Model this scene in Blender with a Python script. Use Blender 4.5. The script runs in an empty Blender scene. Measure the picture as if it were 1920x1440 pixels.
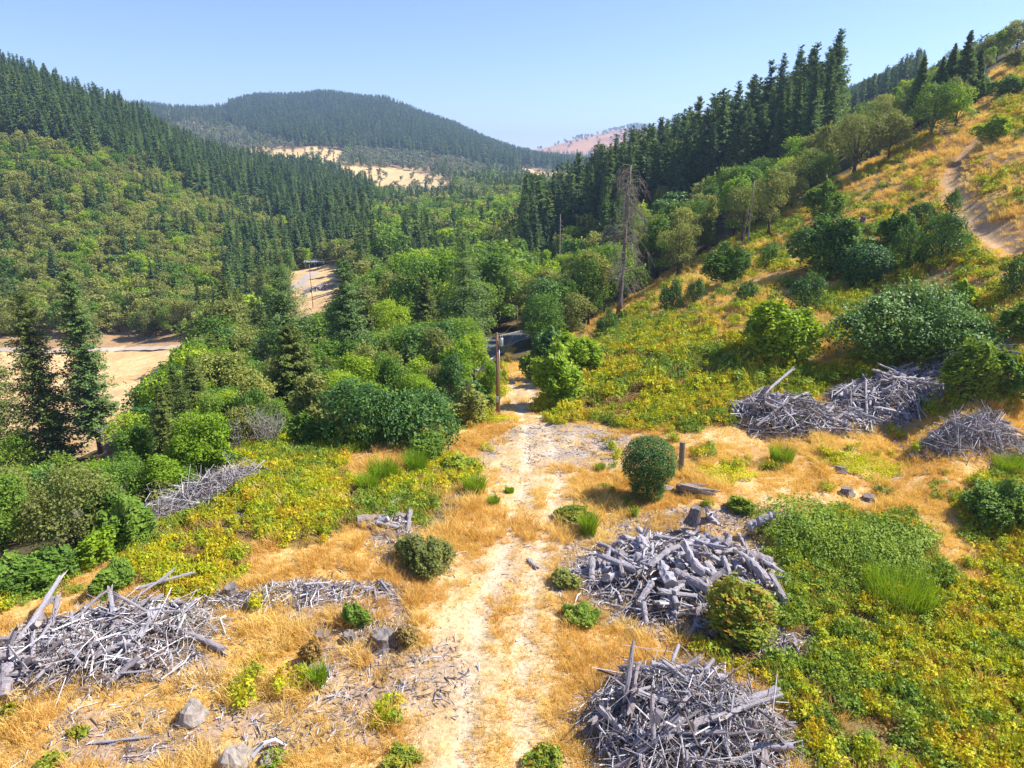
import bpy, math, random
import numpy as np
from mathutils import Vector, Matrix
random.seed(7); RNG = np.random.default_rng(7)
S = bpy.context.scene; COL = S.collection; R = math.radians
# ---------------------------------------------------------------- camera, sky, sun, exposure
CAMZ = 20.0; PITCH = math.atan(410/1300); FPX = 1300.0
cd = bpy.data.cameras.new("camera"); cam = bpy.data.objects.new("camera", cd); COL.objects.link(cam)
cd.lens = 36*FPX/1920; cd.sensor_width = 36; cd.clip_start = 0.5; cd.clip_end = 30000
cam.location = (0, 0, CAMZ); cam.rotation_euler = (math.pi/2 - PITCH, 0, 0); S.camera = cam
SUN_EL, SUN_AZ = R(48), R(82)          # azimuth clockwise from +Y
w = bpy.data.worlds.new("World"); S.world = w; w.use_nodes = True
nt = w.node_tree; sky = nt.nodes.new("ShaderNodeTexSky"); sky.sky_type = 'NISHITA'; sky.sun_disc = False
sky.sun_elevation = SUN_EL; sky.sun_rotation = SUN_AZ; sky.altitude = 900; sky.air_density = 1.0; sky.dust_density = 0.1; sky.ozone_density = 6.0
bg = nt.nodes["Background"]; bg.inputs[1].default_value = 0.115; tn = nt.nodes.new('ShaderNodeMix'); tn.data_type = 'RGBA'; tn.blend_type = 'MULTIPLY'; tn.inputs[0].default_value = 1; tn.inputs[7].default_value = (.97, .865, .97, 1)
nt.links.new(sky.outputs[0], tn.inputs[6]); nt.links.new(tn.outputs[2], bg.inputs[0])
sd = bpy.data.lights.new("sun", 'SUN'); so = bpy.data.objects.new("sun", sd); COL.objects.link(so)
sd.energy = 4.9; sd.angle = R(0.5); sd.color = (1, 0.95, 0.87)
sv = Vector((math.sin(SUN_AZ)*math.cos(SUN_EL), math.cos(SUN_AZ)*math.cos(SUN_EL), math.sin(SUN_EL)))
so.rotation_euler = sv.to_track_quat('Z', 'Y').to_euler(); so.location = (0, 0, 60)
S.view_settings.view_transform = 'Standard'; S.view_settings.look = 'None'; S.view_settings.exposure = 1.03; S.view_settings.gamma = 1
S.cycles.max_bounces = 4; S.cycles.diffuse_bounces = 3; S.cycles.glossy_bounces = 1; S.cycles.transmission_bounces = 2
S.cycles.volume_bounces = 0; S.cycles.use_denoising = True; S.cycles.caustics_reflective = False; S.cycles.caustics_refractive = False

# ---------------------------------------------------------------- numeric helpers
CP, SP = math.cos(PITCH), math.sin(PITCH)
def ray(u, v):
    a, b = (u-960)/FPX, (720-v)/FPX
    return np.array([a, CP+b*SP, -SP+b*CP])
def proj(x, y, z):
    zz = z-CAMZ; t = y*CP-zz*SP; tt = np.maximum(t, 1e-3)
    return 960+FPX*x/tt, 720-FPX*(y*SP+zz*CP)/tt, t
def _h(ix, iy, s):
    n = (ix.astype(np.int64)*374761393 + iy.astype(np.int64)*668265263 + s*144269504) & 0x7fffffff
    n = ((n ^ (n >> 13))*1274126177) & 0x7fffffff
    return ((n ^ (n >> 16)) & 0xffff)/65535.0
def vnoise(x, y, s=0):
    ix, iy = np.floor(x), np.floor(y); fx, fy = x-ix, y-iy
    fx = fx*fx*(3-2*fx); fy = fy*fy*(3-2*fy)
    a = _h(ix, iy, s); b = _h(ix+1, iy, s); c = _h(ix, iy+1, s); d = _h(ix+1, iy+1, s)
    return (a*(1-fx)+b*fx)*(1-fy)+(c*(1-fx)+d*fx)*fy
def fbm(x, y, scale, s=0, o=4):
    x = np.asarray(x, float); y = np.asarray(y, float); r = 0; a = .5; f = 1/scale; t = 0
    for i in range(o):
        r = r+a*vnoise(x*f+17.3*i, y*f-9.1*i, s+i); t += a; a *= .5; f *= 2.07
    return r/t                                            # 0..1
def inpoly(u, v, P):
    u = np.asarray(u, float); v = np.asarray(v, float); r = np.zeros(u.shape, bool); n = len(P)
    for i in range(n):
        x1, y1 = P[i]; x2, y2 = P[(i+1) % n]
        if y1 == y2: continue
        r ^= ((y1 > v) != (y2 > v)) & (u < (x2-x1)*(v-y1)/(y2-y1)+x1)
    return r
def lerp_line(u, P): return np.interp(u, [p[0] for p in P], [p[1] for p in P])
def sstep(a, b, x): x = np.clip((x-a)/(b-a), 0, 1); return x*x*(3-2*x)

# ---------------------------------------------------------------- terrain: a height field through surveyed points
COLS = {
 -400: [(1440,24),(1200,31),(1050,50),(900,100),(780,160),(680,215),(590,270),(450,320),(330,370),(220,430),(150,480),(165,700),(200,1100),(250,2000),(290,3500)],
 0: [(1440,24),(1120,33),(1000,55),(900,104),(800,153),(650,220),(570,285),(400,340),(280,400),(195,450),(165,490),(170,560),(200,800),(230,1300),(270,2500),(300,4500)],
 240: [(1440,24),(1010,39),(930,56),(860,85),(760,145),(650,220),(590,260),(450,330),(330,420),(262,520),(240,560),(262,700),(275,900),(262,1100),(235,1400),(205,1700),(225,2400),(280,4500)],
 480: [(1440,24),(860,49.5),(800,75),(700,150),(600,230),(560,270),(500,330),(430,420),(380,520),(345,650),(325,720),(336,850),(305,1000),(288,1150),(270,1300),(230,1600),(195,1850),(220,2500),(290,4500)],
 720: [(1440,24),(835,52),(780,70),(700,110),(600,180),(520,260),(450,380),(400,550),(370,750),(350,900),(320,1050),(290,1250),(240,1550),(203,1750),(230,2400),(290,4500)],
 340: [(212,1750),(235,2400)],
 610: [(285,1150),(225,1600),(190,1850),(222,2500)],
 780: [(290,1250),(245,1550),(226,1750),(245,2400)],
 850: [(290,1300),(260,1600),(246,1850),(262,2500),(300,4500)],
 960: [(1440,24),(900,46.2),(775,62),(700,85),(650,125),(600,165),(520,240),(450,340),(400,480),(370,650),(350,850),(330,1100),(303,1500),(291,2000),(302,2500),(294,3100),(286,3500),(300,4500)],
 1200: [(1440,24),(900,46.4),(800,55),(740,62),(680,72),(640,85),(600,105),(560,125),(520,150),(450,200),(400,260),(362,330),(385,500),(355,900),(335,1300),(312,2200),(266,3000),(246,3300),(240,3500),(252,4300),(300,5500)],
 1080: [(335,1100),(318,1500),(308,2200),(282,3000),(260,3500),(270,4200),(300,5500)],
 1440: [(1440,24),(900,46.4),(830,52),(790,55),(730,60),(650,66),(560,80),(500,98),(440,125),(380,155),(340,190),(312,240),(330,320),(305,600),(255,900),(262,1300),(290,3000),(300,4500)],
 1680: [(1440,24),(1000,39.5),(900,46.4),(830,52),(760,55),(700,60),(640,66),(560,76),(480,88),(400,102),(330,118),(280,132),(240,150),(215,165),(210,200),(212,260),(190,500),(172,750),(185,1100),(260,3000),(300,4500)],
 1920: [(1440,24),(1000,39),(860,48),(780,52),(700,54),(640,56),(560,62),(480,70),(400,80),(330,90),(280,100),(200,120),(130,145),(95,165),(85,220),(90,400),(130,700),(200,2000),(300,4500)],
 2300: [(1440,24),(1000,39),(860,46),(700,50),(560,56),(400,68),(280,82),(150,105),(60,140),(20,200),(30,400),(100,900),(300,4500)]}
pts = []
for u_, L in COLS.items():
    for v_, t_ in L:
        p = ray(u_, v_)*t_; pts.append((p[0], p[1], p[2]+CAMZ))
    if L[0][0] == 1440:
        for rr_ in (8, 14): q = ray(u_, 1440); q = q/np.hypot(q[0], q[1])*rr_; pts.append((q[0], q[1], 0.0))
pts = np.array(pts); KAZ = 5.0
def warp(x, y):
    r = np.hypot(x, y); az = np.arctan2(x, y); return az*KAZ, np.log(np.maximum(r, 8.0)), r
_a, _l, _r = warp(pts[:, 0], pts[:, 1]); _q = pts[:, 2]/(_r+30)
def _k(d2): return np.where(d2 > 1e-12, d2*np.log(np.maximum(d2, 1e-12)), 0)
n_ = len(pts); A_ = np.zeros((n_+3, n_+3))
A_[:n_, :n_] = _k((_a[:, None]-_a[None])**2+(_l[:, None]-_l[None])**2)+np.eye(n_)*2e-3
A_[:n_, n_:] = np.stack([np.ones(n_), _a, _l], 1); A_[n_:, :n_] = A_[:n_, n_:].T
W_ = np.linalg.solve(A_, np.r_[_q, 0, 0, 0])
AZL = R(46)*KAZ
def _tps(a, l):
    out = np.zeros(a.shape)
    for i in range(0, a.size, 20000):
        aa, ll = a[i:i+20000], l[i:i+20000]
        out[i:i+20000] = _k((aa[:, None]-_a[None])**2+(ll[:, None]-_l[None])**2) @ W_[:n_]+W_[n_]+W_[n_+1]*aa+W_[n_+2]*ll
    return out
def P3(u, v, it=0):
    """first point where the sight line meets the ground"""
    d = ray(u, v); ts = 9*1.012**np.arange(560); x, y, z = d[0]*ts, d[1]*ts, CAMZ+d[2]*ts
    b = np.nonzero(z < H(x, y))[0]
    if not len(b): return np.array([x[-1], y[-1], float(H(x[-1:], y[-1:])[0])]), ts[-1]
    i = b[0]; lo, hi = ts[max(i-1, 0)], ts[i]
    for _ in range(14):
        m = (lo+hi)/2
        if CAMZ+d[2]*m < H(np.array([d[0]*m]), np.array([d[1]*m]))[0]: hi = m
        else: lo = m
    p = d*hi; return np.array([p[0], p[1], p[2]+CAMZ]), hi
TRACKS = []
def polydist(x, y, P):
    best = np.full(np.shape(x), 1e9)
    for (x1, y1), (x2, y2) in zip(P[:-1], P[1:]):
        dx, dy = x2-x1, y2-y1; t = np.clip(((x-x1)*dx+(y-y1)*dy)/(dx*dx+dy*dy+1e-9), 0, 1)
        best = np.minimum(best, np.hypot(x-x1-t*dx, y-y1-t*dy))
    return best
GULLY = []          # small cuts and banks: (polyline, width, depth)
def H(x, y):
    x = np.asarray(x, float); y = np.asarray(y, float); shp = x.shape; x = x.ravel(); y = y.ravel()
    a, l, r = warp(x, y); ac = np.clip(a, -AZL, AZL); q = _tps(ac, l)
    out = np.abs(a) > AZL
    if out.any():
        qL = _tps(np.full(out.sum(), -AZL), l[out]); qR = _tps(np.full(out.sum(), AZL), l[out])
        full = math.pi*KAZ; s = np.where(a[out] > 0, a[out]-AZL, 2*full-AZL+a[out])/(2*full-2*AZL)
        s = s*s*(3-2*s); q[out] = qR*(1-s)+qL*s
    z = q*(r+30)*sstep(6, 16, r)
    slope = sstep(0, 12, np.abs(z))
    z = z+(fbm(x, y, 9, 3)-.5)*(.35+1.5*slope)*sstep(3, 15, r)+(fbm(x, y, 2.2, 8, 3)-.5)*.16
    z = z+(fbm(x, y, 90, 5)-.5)*9*sstep(300, 900, r)+(fbm(x, y, 320, 6)-.5)*12*sstep(1200, 2500, r)
    for P, wd, dp in GULLY:
        dd = polydist(x, y, P); z = z-dp*np.exp(-(dd/wd)**2)
    return z.reshape(shp)
def seg(pix): return [tuple(P3(u, v)[0][:2]) for u, v in pix]
trackL = seg([(955,705),(968,745),(985,790),(990,830),(985,900),(965,980),(940,1060),(900,1150),(880,1260),(870,1440)])
trackR = seg([(985,705),(1000,745),(1015,790),(1035,830),(1050,900),(1030,980),(1010,1060),(985,1150),(975,1260),(985,1440)])
hilltrail = seg([(1835,255),(1800,290),(1785,330),(1800,380),(1850,430),(1905,470)])
cut1 = seg([(1180,590),(1230,560),(1290,520),(1350,470)]); cut2 = seg([(1430,590),(1470,560),(1500,520)])
bank = seg([(1920,350),(1880,345),(1840,335),(1800,300)])
G2 = [(trackL, .5, .09), (trackR, .5, .09), (hilltrail, 1.3, .5), (cut2, 1.6, .9)]
GULLY += G2

# ---------------------------------------------------------------- zones on the ground
EDGE = [(-600,1300),(0,1130),(120,1080),(250,1015),(330,960),(450,870),(560,838),(640,835),(860,800),(930,770),(945,700)]
BR_L = [(650,838),(560,835),(455,872),(470,905),(350,975),(220,1030),(270,1105),(420,1120),(450,1080),(480,1020),(560,1030),(650,975),(720,975),(830,985),(880,930),(900,880),(860,855),(790,880),(700,905),(650,900)]
BR_R = [(1190,1250),(1290,1225),(1350,1215),(1420,1180),(1420,1060),(1500,990),(1560,965),(1700,965),(1760,1010),(1770,1070),(1850,1110),(1960,1080),(1960,1500),(1560,1500),(1500,1390),(1460,1320),(1390,1260)]
BR_R2 = [(1790,930),(1850,890),(1960,850),(1960,1100),(1880,1090),(1810,1020)]
BR_S = [(1000,770),(1060,700),(1110,640),(1180,600),(1290,600),(1400,650),(1560,700),(1530,760),(1380,790),(1290,815),(1160,810),(1110,780),(1040,800)]
HILLSIDE = [(1110,640),(1180,585),(1400,430),(1560,350),(1700,260),(1840,240),(1960,60),(1960,780),(1760,790),(1560,700),(1380,690),(1250,640)]
GRAVEL = [(880,850),(960,800),(1060,790),(1150,810),(1250,830),(1230,880),(1150,890),(1060,870),(980,885),(900,880)]
SOIL = [[(480,1100),(700,1085),(780,1150),(760,1220),(640,1240),(560,1180)],[(1030,1030),(1120,980),(1200,960),(1500,950),(1530,1010),(1450,1060),(1420,1180),(1340,1215),(1200,1200),(1080,1110)],
        [(850,900),(900,880),(880,950),(780,1020),(700,1040),(690,1000),(800,980)],[(330,1180),(430,1190),(420,1290),(200,1290),(60,1290),(90,1180)],[(1380,1190),(1530,1170),(1510,1250),(1420,1260)],
        [(120,1340),(700,1300),(720,1400),(300,1440),(100,1440)],[(560,1230),(860,1200),(880,1330),(620,1330)]]
TRAILDIRT = [(1770,250),(1850,245),(1810,320),(1850,400),(1920,420),(1920,500),(1800,430),(1750,350)]
FIELD1 = [(-300,655),(60,655),(300,650),(420,640),(420,655),(345,690),(330,760),(150,860),(-300,860)]
FIELD2 = [(545,505),(655,495),(670,560),(655,625),(560,650),(470,650),(460,615),(540,600)]
G1 = [(452,286),(520,278),(600,274),(648,284),(640,300),(618,318),(575,306),(520,318),(470,314)]; G2F = [(640,312),(760,318),(850,338),(850,395),(760,392),(680,368),(630,340)]; G3 = [(970,314),(1080,323),(1090,362),(1000,360)]
def masks(x, y, z):
    u, v, t = proj(x, y, z); j = np.clip(600/np.maximum(t, 5), 2, 30)
    w1 = (fbm(x, y, 2.5, 21, 3)-.5)*j*2.2; w2 = (fbm(x, y, 2.5, 31, 3)-.5)*j*2.2
    fr = sstep(250, 700, t); return u+w1+fr*(fbm(x, y, 70, 23, 3)-.5)*60, v+w2+fr*(fbm(x, y, 70, 29, 3)-.5)*26, t
def mix(c, c2, m): return c*(1-m[:, None])+np.array(c2)*m[:, None]
def ground_col(x, y, z):
    u, v, t = masks(x, y, z); n1 = fbm(x, y, 3.5, 41); n2 = fbm(x, y, 1.1, 45); n3 = fbm(x, y, 14, 47)
    c = np.tile(np.array([[.52, .34, .13]]), (len(x), 1))
    c = mix(c, (.62, .47, .25), sstep(.5, .72, n2)*.8); c = mix(c, (.42, .25, .11), sstep(.5, .7, n1)*.7); c = mix(c, (.62, .40, .08), sstep(.55, .7, n3)*.5)
    for P in SOIL: c = mix(c, (.34, .235, .155), inpoly(u, v, P)*(.5+.5*sstep(.35, .6, n2)))
    c = mix(c, (.31, .265, .235), inpoly(u, v, GRAVEL)*.8*sstep(.3, .55, n1))
    dL, dR = polydist(x, y, trackL), polydist(x, y, trackR); d = np.minimum(dL, dR); near = (t < 150)
    c = mix(c, (.50, .38, .24), near*(1-sstep(1.2, 4.2, d+n1*2-1))*.5*sstep(.3, .5, n2)); c = mix(c, (.55, .45, .33), near*(1-sstep(.25, .75, d+(n2-.35)*.9))*.6)
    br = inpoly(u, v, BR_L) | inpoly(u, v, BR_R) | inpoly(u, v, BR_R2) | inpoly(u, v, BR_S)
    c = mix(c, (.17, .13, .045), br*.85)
    hs = inpoly(u, v, HILLSIDE) & (t > 45) & (t < 230)
    c = mix(c, (.34, .215, .085), hs*.8); c = mix(c, (.20, .17, .05), hs*sstep(.45, .6, n1)*.8)
    td = inpoly(u, v, TRAILDIRT) & (t < 200); c = mix(c, (.45, .26, .11), td*.7)
    c = mix(c, (.50, .34, .19), (t < 200)*(1-sstep(.7, 1.9, polydist(x, y, hilltrail)))*.7)
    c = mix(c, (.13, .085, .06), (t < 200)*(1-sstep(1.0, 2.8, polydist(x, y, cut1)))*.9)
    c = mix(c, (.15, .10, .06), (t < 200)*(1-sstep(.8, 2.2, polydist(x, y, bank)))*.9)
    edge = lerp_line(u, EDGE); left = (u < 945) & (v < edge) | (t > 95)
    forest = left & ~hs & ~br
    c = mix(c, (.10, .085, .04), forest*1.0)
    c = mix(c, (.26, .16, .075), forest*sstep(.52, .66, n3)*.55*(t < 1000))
    bk = (u < 500) & (v > 560) & (v < 652) & (t > 180) & (t < 330); c = mix(c, (.42, .27, .14), bk*.7)
    f = inpoly(u, v, FIELD1) & (t > 100) & (t < 300) | inpoly(u, v, FIELD2) & (t > 150) & (t < 480)
    c = mix(c, (.60, .40, .19), f*1.0); c = mix(c, (.66, .47, .25), f*sstep(.5, .6, n1)*.6); c = mix(c, (.48, .30, .13), f*sstep(.48, .62, fbm(x*.25, y*1.3, 5, 58))*.55)
    oak = (t > 800) & (t < 2600); c = mix(c, (.40, .26, .13), oak*sstep(.45, .6, fbm(x, y, 60, 51))*.8)
    g = (inpoly(u, v, G1) | inpoly(u, v, G2F) | inpoly(u, v, G3)) & (t > 600) & (t < 2600)
    c = mix(c, (.62, .43, .20), g*(.75+.25*n1))
    far = (t > 2500) & (u > 900); c = mix(c, (.56, .30, .13), far*1.0); c = mix(c, (.38, .17, .08), far*sstep(.5, .62, fbm(x, y, 160, 55))*.6)
    hl = (t > 900) & (t < 2200) & (u < 430) & (v < 240); c = mix(c, (.45, .26, .13), hl*sstep(.4, .6, fbm(x, y, 80, 57)))
    return c

# ---------------------------------------------------------------- mesh + material helpers
def mesh_np(name, V, F, mats=(), tint=None, mi=None, smooth=False, col=None):
    me = bpy.data.meshes.new(name); V = np.asarray(V, np.float32); F = np.asarray(F, np.int32); k = F.shape[1]
    me.vertices.add(len(V)); me.vertices.foreach_set("co", V.ravel())
    me.loops.add(F.size); me.loops.foreach_set("vertex_index", F.ravel())
    me.polygons.add(len(F)); me.polygons.foreach_set("loop_start", np.arange(len(F), dtype=np.int32)*k)
    me.polygons.foreach_set("loop_total", np.full(len(F), k, np.int32))
    for m in mats: me.materials.append(m)
    if mi is not None: me.polygons.foreach_set("material_index", np.asarray(mi, np.int32))
    me.polygons.foreach_set("use_smooth", np.full(len(F), smooth, bool))
    if tint is not None:
        a = me.attributes.new("tint", 'FLOAT', 'POINT'); a.data.foreach_set("value", np.asarray(tint, np.float32))
    if col is not None:
        a = me.color_attributes.new("col", 'FLOAT_COLOR', 'POINT')
        a.data.foreach_set("color", np.c_[col, np.ones(len(col))].astype(np.float32).ravel())
    me.update(calc_edges=True); me.validate(); return me
class MB:
    """collects pieces (all faces as quads; triangles repeat nothing: stored apart)"""
    def __init__(s): s.V = []; s.F = []; s.T = []; s.M = []; s.n = 0
    def add(s, V, F, tint=.5, m=0):
        V = np.asarray(V, float); F = np.asarray(F, int)
        s.V.append(V); s.F.append(F+s.n); s.T.append(np.broadcast_to(tint, (len(V),)).copy() if np.ndim(tint) == 0 else np.asarray(tint)); s.M.append(np.full(len(F), m)); s.n += len(V)
    def mesh(s, name, mats, smooth=False):
        return mesh_np(name, np.concatenate(s.V), np.concatenate(s.F), mats, np.concatenate(s.T), np.concatenate(s.M), smooth)
def tube(P, rad, n=7, cap=True, rough=0, rng=RNG, tw=0.):
    """tapered tube along points; quads, ends closed with quads over a small inner ring"""
    P = np.asarray(P, float); rad = np.broadcast_to(rad, (len(P),)).astype(float)
    if cap: P = np.concatenate([P[:1], P, P[-1:]]); rad = np.concatenate([[rad[0]*.05], rad, [rad[-1]*.05]])
    T = np.gradient(P, axis=0); 
    if cap: T[0] = T[1] = P[2]-P[1]; T[-1] = T[-2] = P[-2]-P[-3]
    T /= np.linalg.norm(T, axis=1)[:, None]+1e-9
    up = np.array([0, 0, 1.]) if abs(T[len(T)//2, 2]) < .9 else np.array([1., 0, 0])
    A = np.cross(T, up); A /= np.linalg.norm(A, axis=1)[:, None]+1e-9; B = np.cross(T, A)
    th = np.arange(n)/n*2*math.pi+tw; prof = 1+rough*(rng.random(n)-.5)
    V = P[:, None]+rad[:, None, None]*prof[None, :, None]*(A[:, None]*np.cos(th)[None, :, None]+B[:, None]*np.sin(th)[None, :, None])
    m = len(P); i = np.arange(m-1)[:, None]*n; j = np.arange(n)[None]; j2 = (j+1) % n
    F = np.stack([i+j, i+j2, i+n+j2, i+n+j], -1).reshape(-1, 4)
    return V.reshape(-1, 3), F
def boxq(c, s, rot=None):
    s = np.array(s)/2.; v = np.array([[x, y, z] for x in (-1, 1) for y in (-1, 1) for z in (-1, 1)])*s
    if rot is not None: v = v @ np.array(rot.to_matrix()).T
    return v+np.array(c), np.array([[0,1,3,2],[4,6,7,5],[0,4,5,1],[2,3,7,6],[0,2,6,4],[1,5,7,3]])
def cards(C, N, size, asp=1.0, rng=RNG, up=None):
    """one small leaf-shaped quad per centre"""
    n = len(C); N = N/(np.linalg.norm(N, axis=1)[:, None]+1e-9); r = rng.normal(size=(n, 3)) if up is None else up+rng.normal(size=(n, 3))*.25
    A = np.cross(N, r); A /= np.linalg.norm(A, axis=1)[:, None]+1e-9; B = np.cross(N, A)
    s = np.broadcast_to(size, (n,))[:, None]*.5
    k = s*asp
    V = np.stack([C-B*s*1.1, C+A*k*.9+N*k*.25, C+B*s*1.1, C-A*k*.9+N*k*.25], 1).reshape(-1, 3)
    return V, np.arange(4*n).reshape(n, 4)
def sphere_pts(n, rng): v = rng.normal(size=(n, 3)); return v/np.linalg.norm(v, axis=1)[:, None]
def nn(t, k, **kw):
    o = t.nodes.new(k)
    for a, b in kw.items(): setattr(o, a, b)
    return o
def ramp(t, fac, stops, interp='LINEAR'):
    r = nn(t, "ShaderNodeValToRGB"); r.color_ramp.interpolation = interp; e = r.color_ramp.elements
    while len(e) < len(stops): e.new(.5)
    for i, (p, c) in enumerate(stops): e[i].position = p; e[i].color = (*c, 1)
    t.links.new(fac, r.inputs[0]); return r.outputs[0]
def mathn(t, op, a, b=None, c=None):
    m = nn(t, "ShaderNodeMath", operation=op)
    for i, q in enumerate((a, b, c)):
        if q is None: continue
        if isinstance(q, (int, float)): m.inputs[i].default_value = q
        else: t.links.new(q, m.inputs[i])
    return m.outputs[0]
def noise(t, scale, detail=3, vec=None, rough=.5):
    n = nn(t, "ShaderNodeTexNoise"); n.inputs["Scale"].default_value = scale; n.inputs["Detail"].default_value = detail; n.inputs["Roughness"].default_value = rough
    if vec is not None: t.links.new(vec, n.inputs["Vector"])
    return n.outputs[0]
def newmat(name):
    m = bpy.data.materials.new(name); m.use_nodes = True; t = m.node_tree; p = t.nodes["Principled BSDF"]; return m, t, p
def leafmat(name, stops, trans=.3, spec=.25, rough=.55, patch=0., own=.45, pscale=.25):
    """foliage: tone from each leaf, from the plant as a whole, and from where it grows"""
    m, t, p = newmat(name); at_ = nn(t, "ShaderNodeAttribute", attribute_name="tint"); oi = nn(t, "ShaderNodeObjectInfo")
    f = mathn(t, 'MULTIPLY', at_.outputs["Fac"], 1-own-patch); f = mathn(t, 'ADD', f, mathn(t, 'MULTIPLY', oi.outputs["Random"], own))
    if patch > 0:
        pn = noise(t, pscale, 2, oi.outputs["Location"]); pn = mathn(t, 'MULTIPLY_ADD', pn, 2.2, -.6)
        f = mathn(t, 'ADD', f, mathn(t, 'MULTIPLY', pn, patch))
    c = ramp(t, f, stops); t.links.new(c, p.inputs["Base Color"]); p.inputs["Roughness"].default_value = rough
    p.inputs["Specular IOR Level"].default_value = spec
    tr = nn(t, "ShaderNodeBsdfTranslucent"); hs = nn(t, "ShaderNodeMix", data_type='RGBA', blend_type='MULTIPLY'); hs.inputs[0].default_value = 1
    t.links.new(c, hs.inputs[6]); hs.inputs[7].default_value = (1.3, 1.25, .6, 1); t.links.new(hs.outputs[2], tr.inputs[0])
    mx = nn(t, "ShaderNodeMixShader"); mx.inputs[0].default_value = trans; t.links.new(p.outputs[0], mx.inputs[1]); t.links.new(tr.outputs[0], mx.inputs[2])
    t.links.new(mx.outputs[0], t.nodes["Material Output"].inputs[0]); return m
def woodmat(name, stops, scale=3, rough=.85, own=.5, bump=.3, stretch=(1, 1, 1), tw=.5):
    m, t, p = newmat(name); tc = nn(t, "ShaderNodeTexCoord"); mp = nn(t, "ShaderNodeMapping"); mp.inputs["Scale"].default_value = stretch
    t.links.new(tc.outputs["Object"], mp.inputs[0]); n = noise(t, scale, 5, mp.outputs[0], .65); oi = nn(t, "ShaderNodeObjectInfo"); at_ = nn(t, "ShaderNodeAttribute", attribute_name="tint")
    v = mathn(t, 'ADD', mathn(t, 'MULTIPLY', oi.outputs["Random"], own*(1-tw)), mathn(t, 'MULTIPLY', at_.outputs["Fac"], own*tw))
    f = mathn(t, 'ADD', mathn(t, 'MULTIPLY', mathn(t, 'MULTIPLY_ADD', n, 2, -.5), 1-own), v)
    c = ramp(t, f, stops); t.links.new(c, p.inputs["Base Color"]); p.inputs["Roughness"].default_value = rough; p.inputs["Specular IOR Level"].default_value = .2
    b = nn(t, "ShaderNodeBump"); b.inputs["Strength"].default_value = bump; b.inputs["Distance"].default_value = .05; t.links.new(n, b.inputs["Height"]); t.links.new(b.outputs[0], p.inputs["Normal"]); return m
def plain(name, c, rough=.7, metal=0):
    m, t, p = newmat(name); n = noise(t, 4, 4); cc = ramp(t, n, [(.25, tuple(k*.75 for k in c)), (.75, tuple(min(1, k*1.2) for k in c))])
    t.links.new(cc, p.inputs["Base Color"]); p.inputs["Roughness"].default_value = rough; p.inputs["Metallic"].default_value = metal; return m
def g3(*c): return c
M = {}
M['conifer'] = leafmat('fir needles', [(0, (.055, .110, .055)), (.4, (.115, .20, .072)), (.7, (.19, .28, .078)), (1, (.32, .38, .09))], .3, .1, own=.4)
M['conifer_near'] = leafmat('fir needles olive', [(0, (.065, .105, .032)), (.5, (.145, .195, .045)), (1, (.28, .30, .07))], .28, .12, own=.3)
M['green'] = leafmat('leaves green', [(0, (.065, .14, .022)), (.5, (.145, .255, .034)), (1, (.26, .36, .045))], .35, .2, own=.45)
M['bright'] = leafmat('leaves bright', [(0, (.12, .23, .018)), (.5, (.24, .38, .026)), (1, (.50, .56, .045))], .4, .2, own=.35)
M['olive'] = leafmat('leaves olive', [(0, (.13, .155, .045)), (.5, (.25, .275, .068)), (1, (.42, .43, .095))], .32, .15, own=.5)
M['greyoak'] = leafmat('leaves grey', [(0, (.13, .16, .085)), (.5, (.20, .23, .115)), (1, (.29, .31, .14))], .2, .15, own=.5)
M['dark'] = leafmat('leaves glossy dark', [(0, (.030, .10, .030)), (.5, (.085, .18, .032)), (1, (.21, .34, .055))], .25, .3, .5, own=.25)
M['yellow'] = leafmat('leaves yellow', [(0, (.36, .34, .01)), (.5, (.60, .50, .02)), (1, (.70, .42, .03))], .35, .2, own=.3)
M['dry'] = leafmat('leaves dry', [(0, (.15, .15, .04)), (.5, (.34, .24, .08)), (1, (.48, .24, .07))], .25, .15, own=.35)
M['bramble'] = leafmat('bramble leaves', [(0, (.10, .19, .020)), (.25, (.23, .33, .024)), (.44, (.41, .47, .024)), (.64, (.60, .56, .022)), (.82, (.60, .38, .03)), (1, (.32, .16, .04))], .35, .2, patch=.34, own=.26, pscale=.35)
M['bramble_green'] = leafmat('bramble leaves green', [(0, (.085, .17, .030)), (.45, (.19, .30, .035)), (.75, (.38, .44, .035)), (1, (.50, .34, .04))], .35, .25, patch=.25, own=.3, pscale=.45)
M['mixed'] = leafmat('mixed bush leaves', [(0, (.07, .14, .025)), (.4, (.17, .25, .03)), (.65, (.36, .38, .03)), (.85, (.48, .30, .04)), (1, (.36, .18, .05))], .3, .2, own=.12)
M['broom'] = leafmat('broom stems', [(0, (.14, .26, .012)), (.5, (.23, .36, .018)), (1, (.34, .42, .025))], .25, .15, own=.3)
M['mat'] = leafmat('low yellow mat', [(0, (.36, .38, .01)), (.5, (.58, .58, .012)), (1, (.68, .60, .02))], .3, .15, own=.3)
M['straw'] = leafmat('dry grass', [(0, (.46, .25, .085)), (.3, (.66, .41, .12)), (.6, (.80, .58, .20)), (1, (.86, .73, .42))], .35, .1, .7, patch=.45, own=.2, pscale=.16)
M['bark'] = woodmat('bark', [(0, (.05, .038, .03)), (1, (.16, .12, .09))], 2.5)
M['deadbark'] = woodmat('dead bark', [(0, (.13, .10, .08)), (1, (.34, .28, .24))], 2.5)
M['greytwig'] = woodmat('grey twigs', [(0, (.22, .19, .16)), (1, (.46, .41, .36))], 2.5)
M['log'] = woodmat('weathered log', [(0, (.045, .036, .036)), (.22, (.15, .12, .12)), (.38, (.27, .21, .19)), (.5, (.33, .31, .34)), (.8, (.54, .51, .53)), (1, (.80, .76, .70))], 2.6, .85, .42, .9, (5, 5, .6))
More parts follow.
